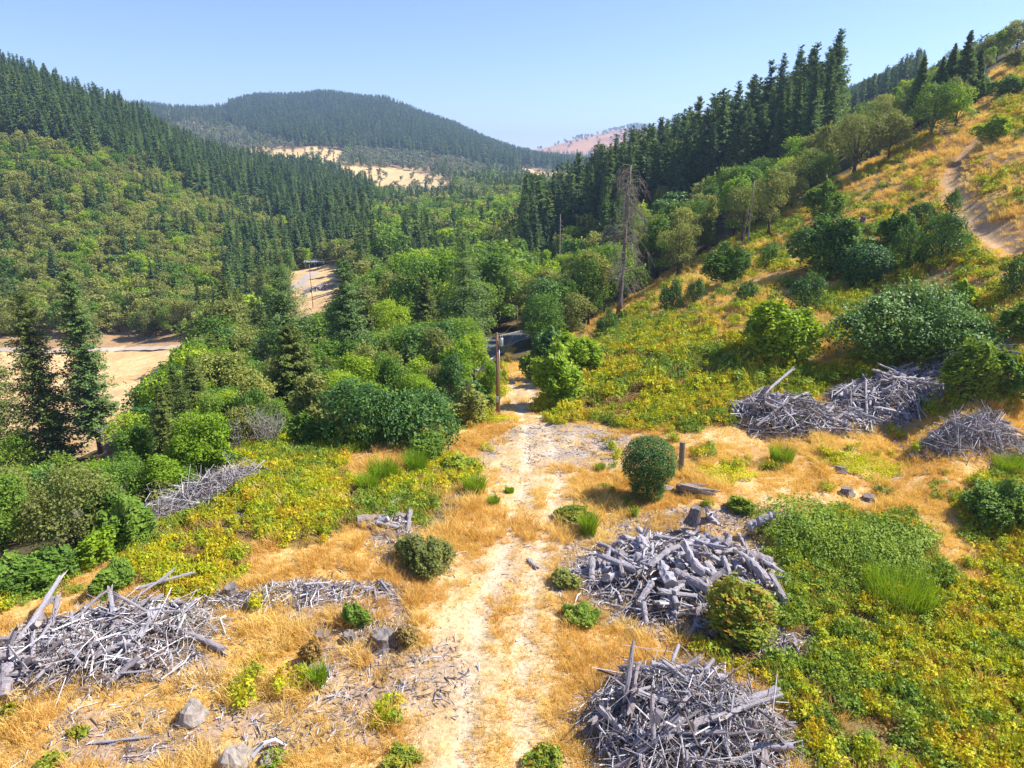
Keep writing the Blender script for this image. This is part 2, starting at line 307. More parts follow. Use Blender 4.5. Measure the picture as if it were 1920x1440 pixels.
M['logend'] = woodmat('sawn log end', [(0, (.16, .12, .09)), (.5, (.36, .31, .27)), (1, (.55, .50, .45))], 9, .85, .4)
M['stick'] = woodmat('weathered stick', [(0, (.035, .028, .026)), (.25, (.12, .10, .10)), (.4, (.27, .20, .16)), (.5, (.27, .25, .255)), (.65, (.39, .365, .375)), (.85, (.60, .57, .58)), (1, (.84, .79, .72))], 3, .85, .75, .2, tw=.95)
M['stump'] = woodmat('stump wood', [(0, (.05, .04, .04)), (.5, (.17, .14, .13)), (1, (.38, .33, .29))], 4, .9, .2, .8)
M['rock'] = woodmat('rock', [(0, (.12, .095, .08)), (.5, (.28, .24, .205)), (1, (.42, .37, .32))], 3, .95, .1, 1.)
M['stumptop'] = woodmat('stump top', [(0, (.07, .06, .05)), (.5, (.18, .155, .14)), (1, (.34, .30, .27))], 9, .9, .3)
M['pole'] = woodmat('pole wood', [(0, (.17, .085, .04)), (1, (.34, .18, .085))], 3, .8, .2, .2, (5, 5, .5))
M['metal'] = plain('grey metal', (.42, .44, .46), .45, .6); M['wire'] = plain('wire', (.10, .10, .10), .5, .3); M['ceramic'] = plain('insulator', (.30, .28, .26), .3)
M['white'] = plain('white paint', (.75, .75, .73), .5); M['roof'] = plain('roof', (.35, .36, .38), .5, .3); M['glass'] = plain('window', (.04, .05, .06), .1)

def link(name, me, parent=None, loc=None, rot=None, sc=None):
    o = bpy.data.objects.new(name, me); COL.objects.link(o)
    if parent is not None: o.parent = parent
    if loc is not None: o.location = loc
    if rot is not None: o.rotation_euler = rot
    if sc is not None: o.scale = (sc, sc, sc) if np.isscalar(sc) else sc
    return o
def tag(o, label=None, cat=None, group=None, kind=None):
    if label: o['label'] = label
    if cat: o['category'] = cat
    if group: o['group'] = group
    if kind: o['kind'] = kind
    return o
_pc = 0
def scatter(name, protos, X, rotz, scale, idx, label, cat, tilt=0.0, kind='stuff', rx=None):
    """uncountable ground cover and far woods: one object, meshes set on its points by geometry nodes"""
    global _pc; _pc += 1
    pc = bpy.data.collections.new("proto_%02d" % _pc)
    for i, pm in enumerate(protos): po = bpy.data.objects.new("p%02d_%03d" % (_pc, i), pm); pc.objects.link(po)
    me = bpy.data.meshes.new(name); me.vertices.add(len(X)); me.vertices.foreach_set("co", np.asarray(X, np.float32).ravel())
    n = len(X); rot = np.zeros((n, 3), np.float32); rot[:, 2] = rotz
    if tilt: rot[:, :2] = RNG.normal(size=(n, 2))*tilt
    a = me.attributes.new("rt", 'FLOAT_VECTOR', 'POINT'); a.data.foreach_set("vector", rot.ravel())
    sc = np.asarray(scale, np.float32); sc = np.repeat(sc[:, None], 3, 1) if sc.ndim == 1 else sc
    a = me.attributes.new("sc", 'FLOAT_VECTOR', 'POINT'); a.data.foreach_set("vector", sc.astype(np.float32).ravel())
    a = me.attributes.new("ix", 'INT', 'POINT'); a.data.foreach_set("value", np.asarray(idx, np.int32))
    o = link(name, me); g = bpy.data.node_groups.new(name, 'GeometryNodeTree')
    g.interface.new_socket("Geometry", in_out='INPUT', socket_type='NodeSocketGeometry'); g.interface.new_socket("Geometry", in_out='OUTPUT', socket_type='NodeSocketGeometry')
    gi, go = g.nodes.new("NodeGroupInput"), g.nodes.new("NodeGroupOutput"); ci = g.nodes.new("GeometryNodeCollectionInfo"); ci.inputs[0].default_value = pc
    ci.inputs["Separate Children"].default_value = True; ci.inputs["Reset Children"].default_value = True
    ip = g.nodes.new("GeometryNodeInstanceOnPoints"); ip.inputs["Pick Instance"].default_value = True
    def na(nm, ty): q = g.nodes.new("GeometryNodeInputNamedAttribute"); q.data_type = ty; q.inputs[0].default_value = nm; return q.outputs[0]
    L = g.links.new; L(gi.outputs[0], ip.inputs["Points"]); L(ci.outputs[0], ip.inputs["Instance"])
    L(na("ix", 'INT'), ip.inputs["Instance Index"]); L(na("rt", 'FLOAT_VECTOR'), ip.inputs["Rotation"]); L(na("sc", 'FLOAT_VECTOR'), ip.inputs["Scale"]); L(ip.outputs[0], go.inputs[0])
    md = o.modifiers.new("instances", 'NODES'); md.node_group = g
    tag(o, label, cat, kind=kind); return o

# ---------------------------------------------------------------- ground sheet
az = np.r_[np.linspace(-math.pi, -R(48), 60)[:-1], np.linspace(-R(48), R(48), 720), np.linspace(R(48), math.pi, 60)[1:-1]]
rr = [0.6, 3, 6, 9, 12]
while rr[-1] < 6000: r0 = rr[-1]; rr.append(r0*(1.0065 if 20 < r0 < 130 else 1.010 if r0 < 600 else 1.014))
rr = np.array(rr); na_, nr_ = len(az), len(rr)
gx = (rr[:, None]*np.sin(az)[None]).ravel(); gy = (rr[:, None]*np.cos(az)[None]).ravel(); gz = H(gx, gy)
i = np.arange(nr_-1)[:, None]*na_; j = np.arange(na_)[None]; j2 = (j+1) % na_
F = np.stack([i+j, i+na_+j, i+na_+j2, i+j2], -1).reshape(-1, 4)
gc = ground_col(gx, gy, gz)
m, t, p = newmat("ground"); at_ = nn(t, "ShaderNodeAttribute", attribute_name="col"); tc = nn(t, "ShaderNodeTexCoord")
n1 = noise(t, 5, 8, tc.outputs["Object"], .7); n2 = noise(t, .7, 5, tc.outputs["Object"], .6)
vr = nn(t, "ShaderNodeTexVoronoi"); vr.inputs["Scale"].default_value = 9; t.links.new(tc.outputs["Object"], vr.inputs["Vector"])
f1 = ramp(t, n1, [(.25, (.45, .43, .40)), (.5, (1, 1, 1)), (.75, (1.5, 1.5, 1.5))]); f2 = ramp(t, n2, [(.25, (.75, .72, .7)), (.7, (1.2, 1.2, 1.22))])
f3 = ramp(t, vr.outputs["Distance"], [(.0, (.82, .8, .8)), (.5, (1.05, 1.05, 1.05))])
def mul(a, b): q = nn(t, "ShaderNodeMix", data_type='RGBA', blend_type='MULTIPLY'); q.inputs[0].default_value = 1; t.links.new(a, q.inputs[6]); t.links.new(b, q.inputs[7]); return q.outputs[2]
t.links.new(mul(mul(mul(at_.outputs["Color"], f1), f2), f3), p.inputs["Base Color"]); p.inputs["Roughness"].default_value = .95; p.inputs["Specular IOR Level"].default_value = .1
b = nn(t, "ShaderNodeBump"); b.inputs["Strength"].default_value = .9; b.inputs["Distance"].default_value = .12; t.links.new(n1, b.inputs["Height"]); t.links.new(b.outputs[0], p.inputs["Normal"])
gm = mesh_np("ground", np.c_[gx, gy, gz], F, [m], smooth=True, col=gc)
tag(link("ground", gm), "dry grassy bench and hills of the valley", kind='structure')
EXEC_PARTS = True
# ---------------------------------------------------------------- plant shapes
def conifer_mesh(name, Ht, Rb, mats, seed, whorls, per, sprays, size, base=.12, sparse=0., trunk_only=False, split=False, lean=0, spread=.22, prof=.68, nside=3):
    """fir: tapered trunk, drooping whorled limbs that carry needle sprays"""
    g = np.random.default_rng(seed); mb = MB(); tb = MB()
    zz = np.linspace(0, 1, 7); P = np.c_[np.sin(zz*2)*lean*Ht*.02, np.zeros(7), zz*Ht]
    V, F = tube(P, np.interp(zz, [0, .1, 1], [Ht*.016, Ht*.0125, .02]), 7); tb.add(V, F, .4, 0)
    C = []; N = []; Sz = []; T = []
    for k in range(whorls):
        f = (k+g.random()*.8)/whorls; h = base+(1-base)*f**.92
        L = Rb*(1-h)**.78*(1 if h > base+.1 else .75)+.15
        for q in range(per):
            if g.random() < sparse: continue
            h = min(.985, base+(1-base)*((k+g.random()*1.6)/(whorls+1))**.92); L = Rb*(1-h)**prof*(1 if h > base+.1 else .75)+.12
            a = g.random()*6.283; l = L*(.62+.5*g.random()); dr = -.10-.38*(1-h)+g.normal()*.1 + (.35 if h > .85 else 0)
            s = np.linspace(.12, 1, sprays); nn_ = len(s)
            cx = np.cos(a)*l*s; cy = np.sin(a)*l*s; cz = h*Ht+l*(dr*s+.22*s*s)
            wdt = l*spread*np.sin(np.pi*np.clip(s*.85+.1, 0, 1))
            for side in (np.linspace(-1, 1, nside)):
                jx = g.normal(size=nn_)*.10*l*.4; off = side*wdt*(.5+.6*g.random(nn_))
                C.append(np.c_[cx-np.sin(a)*off+jx, cy+np.cos(a)*off+jx, cz-abs(side)*wdt*.35+g.normal(size=nn_)*.05*l]); N.append(np.c_[g.normal(size=nn_)*.45, g.normal(size=nn_)*.45, np.ones(nn_)]+np.array([np.cos(a), np.sin(a), 0])*.35)
                Sz.append(np.full(nn_, size)*(.7+.7*g.random(nn_))*(.22+.78*(1-h)**.55)); T.append(np.clip(g.normal(.45, .2, nn_)+.25*(s-.5), 0, 1))
            if trunk_only or (split and k % 2 == 0 and q % 2 == 0):
                e = np.array([np.cos(a)*l*.8, np.sin(a)*l*.8, h*Ht+l*(dr*.8+.14)]); V, F = tube([[0, 0, h*Ht], e*.5+np.array([0, 0, h*Ht*.5]), e], [.05+.03*(1-h), .03, .01], 4, cap=False); tb.add(V, F, .3, 0)
    C = np.concatenate(C); V, F = cards(C, np.concatenate(N), np.concatenate(Sz), .55, g)
    if split: 
        mb.add(V, F, np.repeat(np.concatenate(T), 4), 0); return tb.mesh(name+' trunk', [mats[0]], True), mb.mesh(name+' crown', [mats[1]])
    tb.add(V, F, np.repeat(np.concatenate(T), 4), 1); return tb.mesh(name, mats)
def lobes_for(g, n, Rc, Hc, z0, flat=1.0):
    L = [(np.array([0, 0, z0+Hc*.5]), Rc*.62)]
    for k in range(n):
        a = g.random()*6.283; f = g.random()**.7; zf = g.random()
        rad = Rc*(.70*np.sqrt(max(.05, 1-(zf*1.7-.75)**2)))*(.55+.45*f)
        L.append((np.array([np.cos(a)*rad, np.sin(a)*rad, z0+Hc*(.12+.78*zf)]), Rc*(.24+.2*g.random())))
    return L
def leaf_cloud(g, L, n, size, flat=.85, up=.35, inner=.25, asp=.8, shoots=.5, lump=1.):
    """leaves over the outsides of overlapping leafy masses"""
    L = [(c, np.ones(3)*r) for c, r in L]; wts = np.array([float(r[0]*r[1]+r[0]*r[2]+r[1]*r[2]) for _, r in L]); wts /= wts.sum(); C = []; N = []; T = []
    for (c, r), wt in zip(L, wts):
        k = int(n*wt)+1;  d = sphere_pts(k, g); d[:, 2] = np.where(d[:, 2] < -.55, -d[:, 2], d[:, 2])
        rad = (1-inner*g.random(k)**1.5)*(1+lump*(.16*np.sin(d[:, 0]*9+c[0]*3)*np.sin(d[:, 1]*8+c[1]*5)+.10*g.normal(size=k)))
        C.append(c+d*rad[:, None]*np.array([1, 1, flat])*r); N.append(d*.8+g.normal(size=(k, 3))*.55+np.array([0, 0, up])); T.append(np.clip(g.normal(.5, .2, k)+g.normal()*.10, 0, 1))
    C = np.concatenate(C); N = np.concatenate(N); T = np.concatenate(T); k = len(C)//90 if shoots else 0
    if k:                                            # shoots that break the outline
        i = g.integers(0, len(C), k*2); i = i[C[i, 2] > np.percentile(C[:, 2], 25)]; R0 = np.mean([r.mean() for _, r in L])*shoots; d = N[i]/np.linalg.norm(N[i], axis=1)[:, None]+np.array([0, 0, .7]); l = R0*(.25+.75*g.random(len(i)))
        for q in range(8): C = np.concatenate([C, C[i]+d*(l*q/7)[:, None]+g.normal(size=(len(i), 3))*size*.35]); N = np.concatenate([N, g.normal(size=(len(i), 3))+[0, 0, .5]]); T = np.concatenate([T, np.clip(T[i]+.15, 0, 1)])
    V, F = cards(C, N, size*(.5+1.0*g.random(len(C))), asp, g)
    return V, F, np.repeat(T, 4)
def broadleaf_mesh(name, Ht, Rc, mats, seed, leaves, size, nl=11, split=False, crown0=.25, limbs=6, tr=.02, flat=.85):
    g = np.random.default_rng(seed); tb = MB(); mb = MB(); z0 = Ht*crown0; L = lobes_for(g, nl, Rc, Ht-z0, z0)
    bend = g.normal(size=2)*Ht*.03; zz = np.linspace(0, 1, 6); P = np.c_[bend[0]*zz**2, bend[1]*zz**2, zz*Ht*.8]
    V, F = tube(P, np.interp(zz, [0, .1, 1], [Ht*tr*1.3, Ht*tr, Ht*tr*.25]), 7); tb.add(V, F, .4, 0)
    for c, r in L[1:limbs+1]:
        s = np.array([bend[0]*.1, bend[1]*.1, Ht*(crown0*.8+.15*g.random())]); mid = (s+c)/2+np.array([0, 0, -.03*Ht]); V, F = tube([s, mid, c+(c-s)*.08], [Ht*tr*.5, Ht*tr*.3, Ht*tr*.1], 5, cap=False); tb.add(V, F, .4, 0)
    V, F, T = leaf_cloud(g, L, leaves, size, flat)
    k_ = Ht/np.percentile(V[:, 2], 99.7); V[:, 2] *= k_
    for q_ in tb.V: q_[:, 2] *= k_
    if split: mb.add(V, F, T, 0); return tb.mesh(name+' trunk', [mats[0]], True), mb.mesh(name+' crown', [mats[1]])
    tb.add(V, F, T, 1); return tb.mesh(name, mats)
def bush_mesh(name, mat, seed, leaves, size, W=1., D=1., Hh=1., nl=9, kind='dome', asp=.8):
    """unit bush (about 2 W wide, Hh tall) of leaf-covered masses over stems"""
    g = np.random.default_rng(seed); mb = MB(); sb = MB(); L = []
    ax = np.array([W, D, Hh])
    def shell(c0, rv, n, r0, r1, zlo=-.2):
        for k in range(n):
            d = sphere_pts(1, g)[0]; d[2] = zlo+abs(d[2])*(1-zlo) if d[2] < zlo else d[2]; L.append(((c0+d*rv*.80)*ax, (r0+(r1-r0)*g.random())*np.array([ax[:2].mean()]*2+[Hh])))
    def core(c0, rv): L.append((np.array(c0)*ax, np.array(rv)*ax))
    if kind == 'round': core((0, 0, .63), (1., 1., .37)); core((0, 0, .50), (.93, .93, .30)); core((0, 0, .27), (.66, .66, .25)); core((0, 0, .13), (.62, .62, .16))
    elif kind == 'dome': core((g.normal()*.08, g.normal()*.08, .38), (.70, .70, .46)); core((.2, .1, .2), (.72, .7, .24)); shell(np.array([0, 0, .42]), np.array([.92, .92, .56]), 26, .12, .30)
    elif kind == 'tall': core((0, 0, .48), (.62, .62, .44)); core((0, 0, .26), (.72, .72, .28)); shell(np.array([0, 0, .46]), np.array([.68, .68, .48]), 18, .14, .24)
    elif kind == 'long':
        for k in range(5): x = -.68+.34*k; hh = .34+.18*(1-x*x)+g.normal()*.05; core((x, g.normal()*.08, hh*.85), (.46, .74, hh*1.05)); shell(np.array([x, 0, hh*.85]), np.array([.34, .7, hh]), 9, .10, .19)
    for c, r in L[:7]:
        V, F = tube([[c[0]*.1, c[1]*.1, 0], c*np.array([.5, .5, .55]), c], [.025*Hh, .016*Hh, .006*Hh], 4, cap=False); sb.add(V, F, .3, 0)
    V, F, T = leaf_cloud(g, L, leaves, size, 1., .3, .28, asp, 0 if kind == 'round' else .8, .25 if kind == 'round' else 1.); mb.add(V, F, T, 0)
    V0 = mb.V[0]; th = np.arctan2(V0[:, 1]/D, V0[:, 0]/W); ph = g.random(3)*6.28; am = .0 if kind == 'round' else 1.
    k_ = 1+am*(.16*np.sin(2*th+ph[0])+.11*np.sin(3*th+ph[1])+.06*np.sin(5*th+ph[2])); V0[:, :2] *= k_[:, None]; V0[:, 2] *= 1+am*.14*np.sin(th+ph[1]*2)
    V0[:, 2] = np.maximum(V0[:, 2], .02)
    return sb.mesh(name+' stems', [M['bark']], True), mb.mesh(name, [mat])
def twig_mesh(name, mat, seed, Hh=1., n=26, spread=.5, sub=3, rad=.012):
    g = np.random.default_rng(seed); mb = MB()
    for k in range(n):
        a = g.random()*6.28; l = Hh*(.55+.5*g.random()); sp = spread*g.random(); b = np.array([np.cos(a)*.08, np.sin(a)*.08, 0])*Hh
        e = b+np.array([np.cos(a)*sp*l, np.sin(a)*sp*l, l*math.sqrt(max(.1, 1-sp*sp))]); m_ = (b+e)/2+g.normal(size=3)*.05*Hh
        V, F = tube([b, m_, e], [rad*Hh, rad*.7*Hh, rad*.25*Hh], 3, cap=False); mb.add(V, F, g.random())
        for q in range(sub):
            f = .35+.6*g.random(); s = b+(e-b)*f; e2 = s+(g.normal(size=3)*.16+np.array([0, 0, .13]))*Hh; V, F = tube([s, (s+e2)/2+g.normal(size=3)*.02*Hh, e2], [rad*.45*Hh, rad*.3*Hh, rad*.15*Hh], 3, cap=False); mb.add(V, F, g.random())
    return mb.mesh(name, [mat])
def blades(name, mat, seed, n, h, rad, wd, bend=.5, hv=.4):
    g = np.random.default_rng(seed); a = g.random(n)*6.28; r = rad*np.sqrt(g.random(n)); b = np.c_[np.cos(a)*r, np.sin(a)*r, np.zeros(n)-.03]
    hh = h*(1-hv+2*hv*g.random(n)); a2 = a+g.normal(size=n)*.9; out = bend*hh*(.3+.9*g.random(n)); d = np.c_[np.cos(a2), np.sin(a2), np.zeros(n)]; s = np.c_[-np.sin(a2), np.cos(a2), np.zeros(n)]*wd*.5
    f = g.random(n)*6.28; s = np.c_[np.cos(f), np.sin(f), np.zeros(n)]*wd*.5
    m_ = b+d*out[:, None]*.35+np.array([0, 0, 1.])*(hh*.62)[:, None]; e = b+d*out[:, None]+np.array([0, 0, 1.])*hh[:, None]
    V = np.stack([b-s, b+s, m_+s*.8, m_-s*.8, e+s*.25, e-s*.25], 1).reshape(-1, 3); k = np.arange(n)[:, None]*6
    F = np.concatenate([k+np.array([[0, 1, 2, 3]]), k+np.array([[3, 2, 4, 5]])]); T = np.repeat(np.clip(g.normal(.5, .22, n), 0, 1), 6)
    mb = MB(); mb.add(V, F, T); return mb.mesh(name, [mat])
def clump_mesh(name, mat, seed, n, rad, h, size, asp=.85):
    g = np.random.default_rng(seed); L = [(np.array([g.normal()*rad*.45, g.normal()*rad*.45, h*(.15+.35*g.random())]), rad*(.3+.3*g.random())) for _ in range(6)]
    V, F, T = leaf_cloud(g, L, n, size, h/rad*.8, .6, .5, asp); mb = MB(); mb.add(V, F, T)
    for k in range(8):
        a = g.random()*6.28; l = rad*(.8+.6*g.random()); e = np.array([np.cos(a)*l, np.sin(a)*l, h*.2*g.random()]); V, F = tube([[0, 0, 0], e*.5+np.array([0, 0, h*.95]), e], [.012, .01, .006], 3, cap=False); mb.add(V, F, .9)
    return mb.mesh(name, [mat])

# ---------------------------------------------------------------- where each tree of the woods grows
CLINE = [(-200,262),(0,272),(130,292),(200,308),(300,345),(420,395),(520,425),(600,440)]      # firs above, oaks below on the left hill
MLINE = [(200,215),(420,228),(500,262),(640,286),(760,292),(850,302),(960,320),(1100,330)]
RLOW = [(980,690),(1060,640),(1180,560),(1320,475),(1440,425),(1520,375),(1600,325),(1700,255),(1780,222),(1840,165),(1920,60)]   # woods only above this line on the right
RCON = [(900,430),(960,530),(1040,490),(1200,445),(1330,400),(1450,345),(1530,335),(1600,285)]
TOP1 = [(-200,900),(0,880),(60,880),(240,860),(290,740),(330,700),(380,640),(440,610),(520,620),(640,640),(760,610),(900,590),(945,600)]
TOP2 = [(-200,900),(50,800),(140,712),(330,694),(382,650),(400,570),(455,545),(500,595),(560,600),(640,575),(690,520),(760,470),(900,455),(1000,440)]
RNG = np.random.default_rng(11)
def jgrid(x0, x1, y0, y1, s, j=.42):
    X, Y = np.meshgrid(np.arange(x0, x1, s), np.arange(y0, y1, s)); X = X+(RNG.random(X.shape)-.5)*2*j*s; Y = Y+(RNG.random(Y.shape)-.5)*2*j*s
    return X.ravel(), Y.ravel()
def woods():
    T = []                                       # rows: x y z type tone height zone u v t
    for (x0, x1, y0, y1, s) in [(-110, 130, 30, 160, 3.4), (-360, 340, 110, 480, 5.6), (-760, 760, 380, 1020, 6.6), (-1700, 1700, 880, 2450, 11.), (-700, 1400, 2050, 4200, 24.)]:
        X, Y = jgrid(x0, x1, y0, y1, s); Z = H(X, Y); u, v, t = proj(X, Y, Z)
        lo, hi = {3.4: (38, 130), 5.6: (130, 420), 6.6: (420, 900), 11.: (900, 2150), 24.: (2150, 3700)}[s]
        k = (t > lo) & (t <= hi) & (u > -110) & (u < 2030); X, Y, Z, u, v, t = (q[k] for q in (X, Y, Z, u, v, t))
        n1 = fbm(X, Y, s*5, 61); n2 = fbm(X, Y, s*3, 67, 3); rd = RNG.random(len(X)); rd2 = RNG.random(len(X)); rd3 = RNG.random(len(X))
        for i in range(len(X)):
            r = tree_rule(u[i], v[i], t[i], n1[i], n2[i], rd[i], rd2[i], rd3[i], X[i], Y[i], Z[i])
            if r: T.append((X[i], Y[i], Z[i], *r, u[i], v[i], t[i]))
    return T
def P1(u, v, P): return bool(inpoly(np.array([u]), np.array([v]), P)[0])
def rise(x, y, z, vtop):
    q = (720-vtop)/FPX; return y*(q*CP-SP)/(CP+q*SP)+CAMZ-z
def tree_rule(u, v, t, n1, n2, a, b, c, x, y, z):
    hill = np.interp(u, *zip(*RLOW)) if u > 980 else None
    if u > 980 and v > hill and t < 320: return None
    if t < 130 and u <= 985:
        e = np.interp(u, *zip(*EDGE))
        if v > e-14: return None
        dist = e-v; h = (2.2+dist*.075)*(.7+.6*b); h = min(h, 17)
        if P1(u, v, [(880,720),(905,745),(1010,745),(1010,600),(872,635)]): return None
        top = np.interp(u, *zip(*TOP1)); h = min(h, rise(x, y, z, top))
        if h < 1.4: return None
        if h < 3.4: ty = 'shrub'
        elif n2 > .60 and h > 6: ty = 'conifer'
        else: ty = 'broadleaf'
        tone = 'yellow' if a < .03 else 'bright' if n1 > .55 and a < .55 else 'green' if a < .58 else 'olive' if a < .80 else 'dark' if a < .93 else 'bare'
        if tone in ('yellow', 'bare') and h > 4 or (tone == 'bare' and ty != 'shrub'): tone = 'green'
        if ty == 'conifer': tone = 'fir'
        return (ty, tone, h, 'gully')
    if t < 220 and P1(u, v, [(880,720),(905,745),(1010,745),(1000,605),(905,630),(872,650)]): return None
    if t < 420 and (P1(u, v, FIELD1) or P1(u, v, FIELD2)): return None
    if u > 980 and t < 330:
        # right slope
        rc = np.interp(u, *zip(*RCON)); 
        if P1(u, v, [(880,640),(1000,600),(1010,640),(1000,700),(900,700)]): return None
        if u < 1560 and v < rc-4 and t > 150:
            if u > 1050 or n2 > .35: return ('conifer', 'fir', (20+13*b)*(.8 if t < 190 else 1), 'stand') if c < .93 else None
        if u < 1180 and v < 560 and n2 > .5: return ('conifer', 'fir', 14+8*b, 'stand')
        h = (5.5+6*b)*(1.1 if t > 110 else .8)
        if u > 1560: h *= .62
        if c < .25: return None
        tone = 'bright' if a < .14 else 'green' if a < .5 else 'olive' if a < .93 else 'dark'
        return ('broadleaf', tone, h, 'right')
    if u > 980 and t < 900 and u > 1500:
        return ('conifer', 'fir', 19+7*b, 'rightfar') if c < .8 and u < 1725 else None
    if 600 < t <= 900 and u > 620 and any(P1(u, v, P) for P in (G2F, G3)): return ('broadleaf', 'greyoak', 7+4*b, 'mid') if a < .08 else None
    if t < 900:
        ph = x < -.20*t or (u < 620 and v < 500)       # left hill side
        if ph and t > 222 and v < 634:
            cl = np.interp(u, *zip(*CLINE))+(n1-.5)*70
            if v < cl: return ('conifer', 'fir', 15+15*b, 'lefthill') if (n2 < .57 or c < .35) else ('broadleaf', 'olive' if a < .5 else 'green' if a < .85 else 'bright', 10+4*b, 'lefthill')
            if c < .10: return None
            if n2 > .66 or (u > 430 and n1 > .52 and b > .3): return ('conifer', 'fir', 13+8*b, 'lefthill')
            return ('broadleaf', 'olive' if a < .70 else 'green' if a < .92 else 'bright', 8.5+4*b, 'lefthill')
        h = 11+7*b
        if t < 260:
            top = np.interp(u, *zip(*TOP2)); h = min(h, rise(x, y, z, top))
            if h < 3: return None
        if n2 > (.60 if t < 420 else .56) and h > 9: return ('conifer', 'fir', h*1.25, 'valley')
        if t < 420: tone = 'bright' if n1 > .52 and a < .55 else 'green' if a < .78 else 'olive'
        else: tone = 'green' if a < .5 else 'olive' if a < .75 else 'greyoak'
        return ('broadleaf', tone, h, 'valley')
    if t < 2150:
        if u > 1150 and v > 300 and u < 1500: pass
        for P in (G1, G2F, G3):
            if P1(u, v-0, P): return ('broadleaf', 'greyoak', 7+4*b, 'mid') if a < .10 else None
        ml = np.interp(u, *zip(*MLINE))+(n1-.5)*18
        if u < 430 and v < 240: return ('conifer', 'fir', 16+8*b, 'mid') if n2 > .55 or a < .2 else (('broadleaf', 'greyoak', 10, 'mid') if a < .6 else None)
        if v < ml: return ('conifer', 'fir', 22+9*b, 'mid')
        if P1(u, v, [(820,390),(830,352),(960,352),(980,395)]): return ('conifer', 'fir', 26+6*b, 'mid')
        if P1(u, v, [(560,382),(580,335),(640,330),(740,372),(740,400)]): return ('conifer', 'fir', 22+6*b, 'mid')
        if c < .12+(.35 if n1 > .62 else 0): return None
        return ('broadleaf', 'greyoak', 9+4*b, 'mid') if n2 < .66 else ('conifer', 'fir', 17+4*b, 'mid')
    # far hill
    if v > 292: return ('conifer', 'fir', 24, 'far') if c < .8 and u > 960 else None
    if v < 262 and u > 990 and n2 > .52 and c < .25: return ('broadleaf', 'greyoak', 16+8*b, 'far')
    if u > 1175 and v < 268: return ('conifer', 'fir', 22, 'far')
    return ('broadleaf', 'greyoak', 14+6*b, 'far') if a < .06 else None
WOODS = woods()
print("woods", len(WOODS))

# ---------------------------------------------------------------- tree meshes by size in view
def fir_set(kind, n, **k): return [conifer_mesh('fir '+kind, 1.0*20, 20*k.get('rb', .19)*(.85+.3*i/max(1, n-1)), [M['bark'], M['conifer_near'] if kind == 'near' else M['conifer']], 100+i*7+len(kind), k['w'], k['p'], k['s'], k['z'], base=k.get('base', .1), split=k.get('split', False), spread=k.get('spread', .22), lean=i-1) for i in range(n)]
FIRN = fir_set('near', 3, w=50, p=8, s=9, z=.55, split=True, rb=.24)
FIRS = fir_set('stand', 3, w=46, p=7, s=7, z=.62, split=True, rb=.17)
FIRM = fir_set('middle', 4, w=30, p=6, s=5, z=.95, rb=.175)
FIRF = fir_set('far', 4, w=14, p=4, s=3, z=2.3, rb=.17, spread=.3)
BL = {}
for tone in ('green', 'bright', 'olive', 'dark', 'yellow', 'greyoak'):
    mm = [M['bark'], M[tone]]
    if tone != 'greyoak': BL[tone, 'near'] = [broadleaf_mesh('broadleaf near', 10, 3.5+.5*i, mm, 200+i*5, 5200, .27, 15+2*i, split=True, crown0=.16) for i in range(3)]
    BL[tone, 'mid'] = [broadleaf_mesh('broadleaf middle', 10, 4.0+.4*i, mm, 240+i*5, 1500, .50, 14, crown0=.1, limbs=3) for i in range(3)]
    BL[tone, 'far'] = [broadleaf_mesh('broadleaf far', 10, 4.8, mm, 270+i*5, 160, 1.4, 6, crown0=.05, limbs=0) for i in range(3)]
BARE = [twig_mesh('bare shrub', M['greytwig'], 300+i, 1.0, 34, .5, 6, .009) for i in range(2)]
SHRUB = {tn: [bush_mesh('shrub', M[tn], 320+i, 1500, .085, .62, .62, 1., 9, 'dome' if i else 'tall') for i in range(2)] for tn in ('green', 'bright', 'olive', 'dark', 'yellow')}

# ---------------------------------------------------------------- placing by where things stand
def put(u, v, hpx=None, back=0.0):
    p, t = P3(u, v)
    if back: d = np.array([p[0], p[1]])/np.hypot(p[0], p[1]); p = np.array([p[0]+d[0]*back, p[1]+d[1]*back, 0]); p[2] = H(p[:1], p[1:2])[0]
    h = rise(p[0], p[1], p[2], v-hpx) if hpx else None
    return p, t, h
def root(name, loc, label, cat, group=None, rz=0, sc=None):
    o = bpy.data.objects.new(name, None); COL.objects.link(o); o.location = loc; o.rotation_euler = (0, 0, rz); o.empty_display_size = .3
    if sc is not None: o.scale = (sc, sc, sc) if np.isscalar(sc) else sc
    return tag(o, label, cat, group)

# ---------------------------------------------------------------- woods: the trees that show largest are things, the rest of the wood is stuff
def visible_share(T):
    X = np.array([[r[0], r[1], r[2], r[5], r[9]] for r in T]); order = np.argsort(X[:, 4]); buf = np.zeros((360, 480), bool); vis = np.zeros(len(T)); area = np.zeros(len(T))
    zc = X[:, 2]+X[:, 3]*.8; blocked = np.zeros(len(T), bool)
    for f in np.linspace(.12, .93, 20):
        hx, hy = X[:, 0]*f, X[:, 1]*f; blocked |= H(hx, hy) > CAMZ+(zc-CAMZ)*f
    for i in order:
        if blocked[i]: continue
        u0, v0, _ = proj(X[i, 0], X[i, 1], X[i, 2]); _, v1, _ = proj(X[i, 0], X[i, 1], X[i, 2]+X[i, 3]); hh = v0-v1; ww = hh*(.17 if T[i][3] == 'conifer' else .38)
        a0, a1 = int((u0-ww)/4), int((u0+ww)/4)+1; b0, b1 = int(v1/4), int((v1+hh*.8)/4)+1
        a0, b0 = max(a0, 0), max(b0, 0); a1, b1 = min(a1, 480), min(b1, 360)
        if a1 <= a0 or b1 <= b0: continue
        w_ = buf[b0:b1, a0:a1]; vis[i] = 1-w_.mean(); area[i] = (~w_).sum(); w_[:] = True
    return vis, area
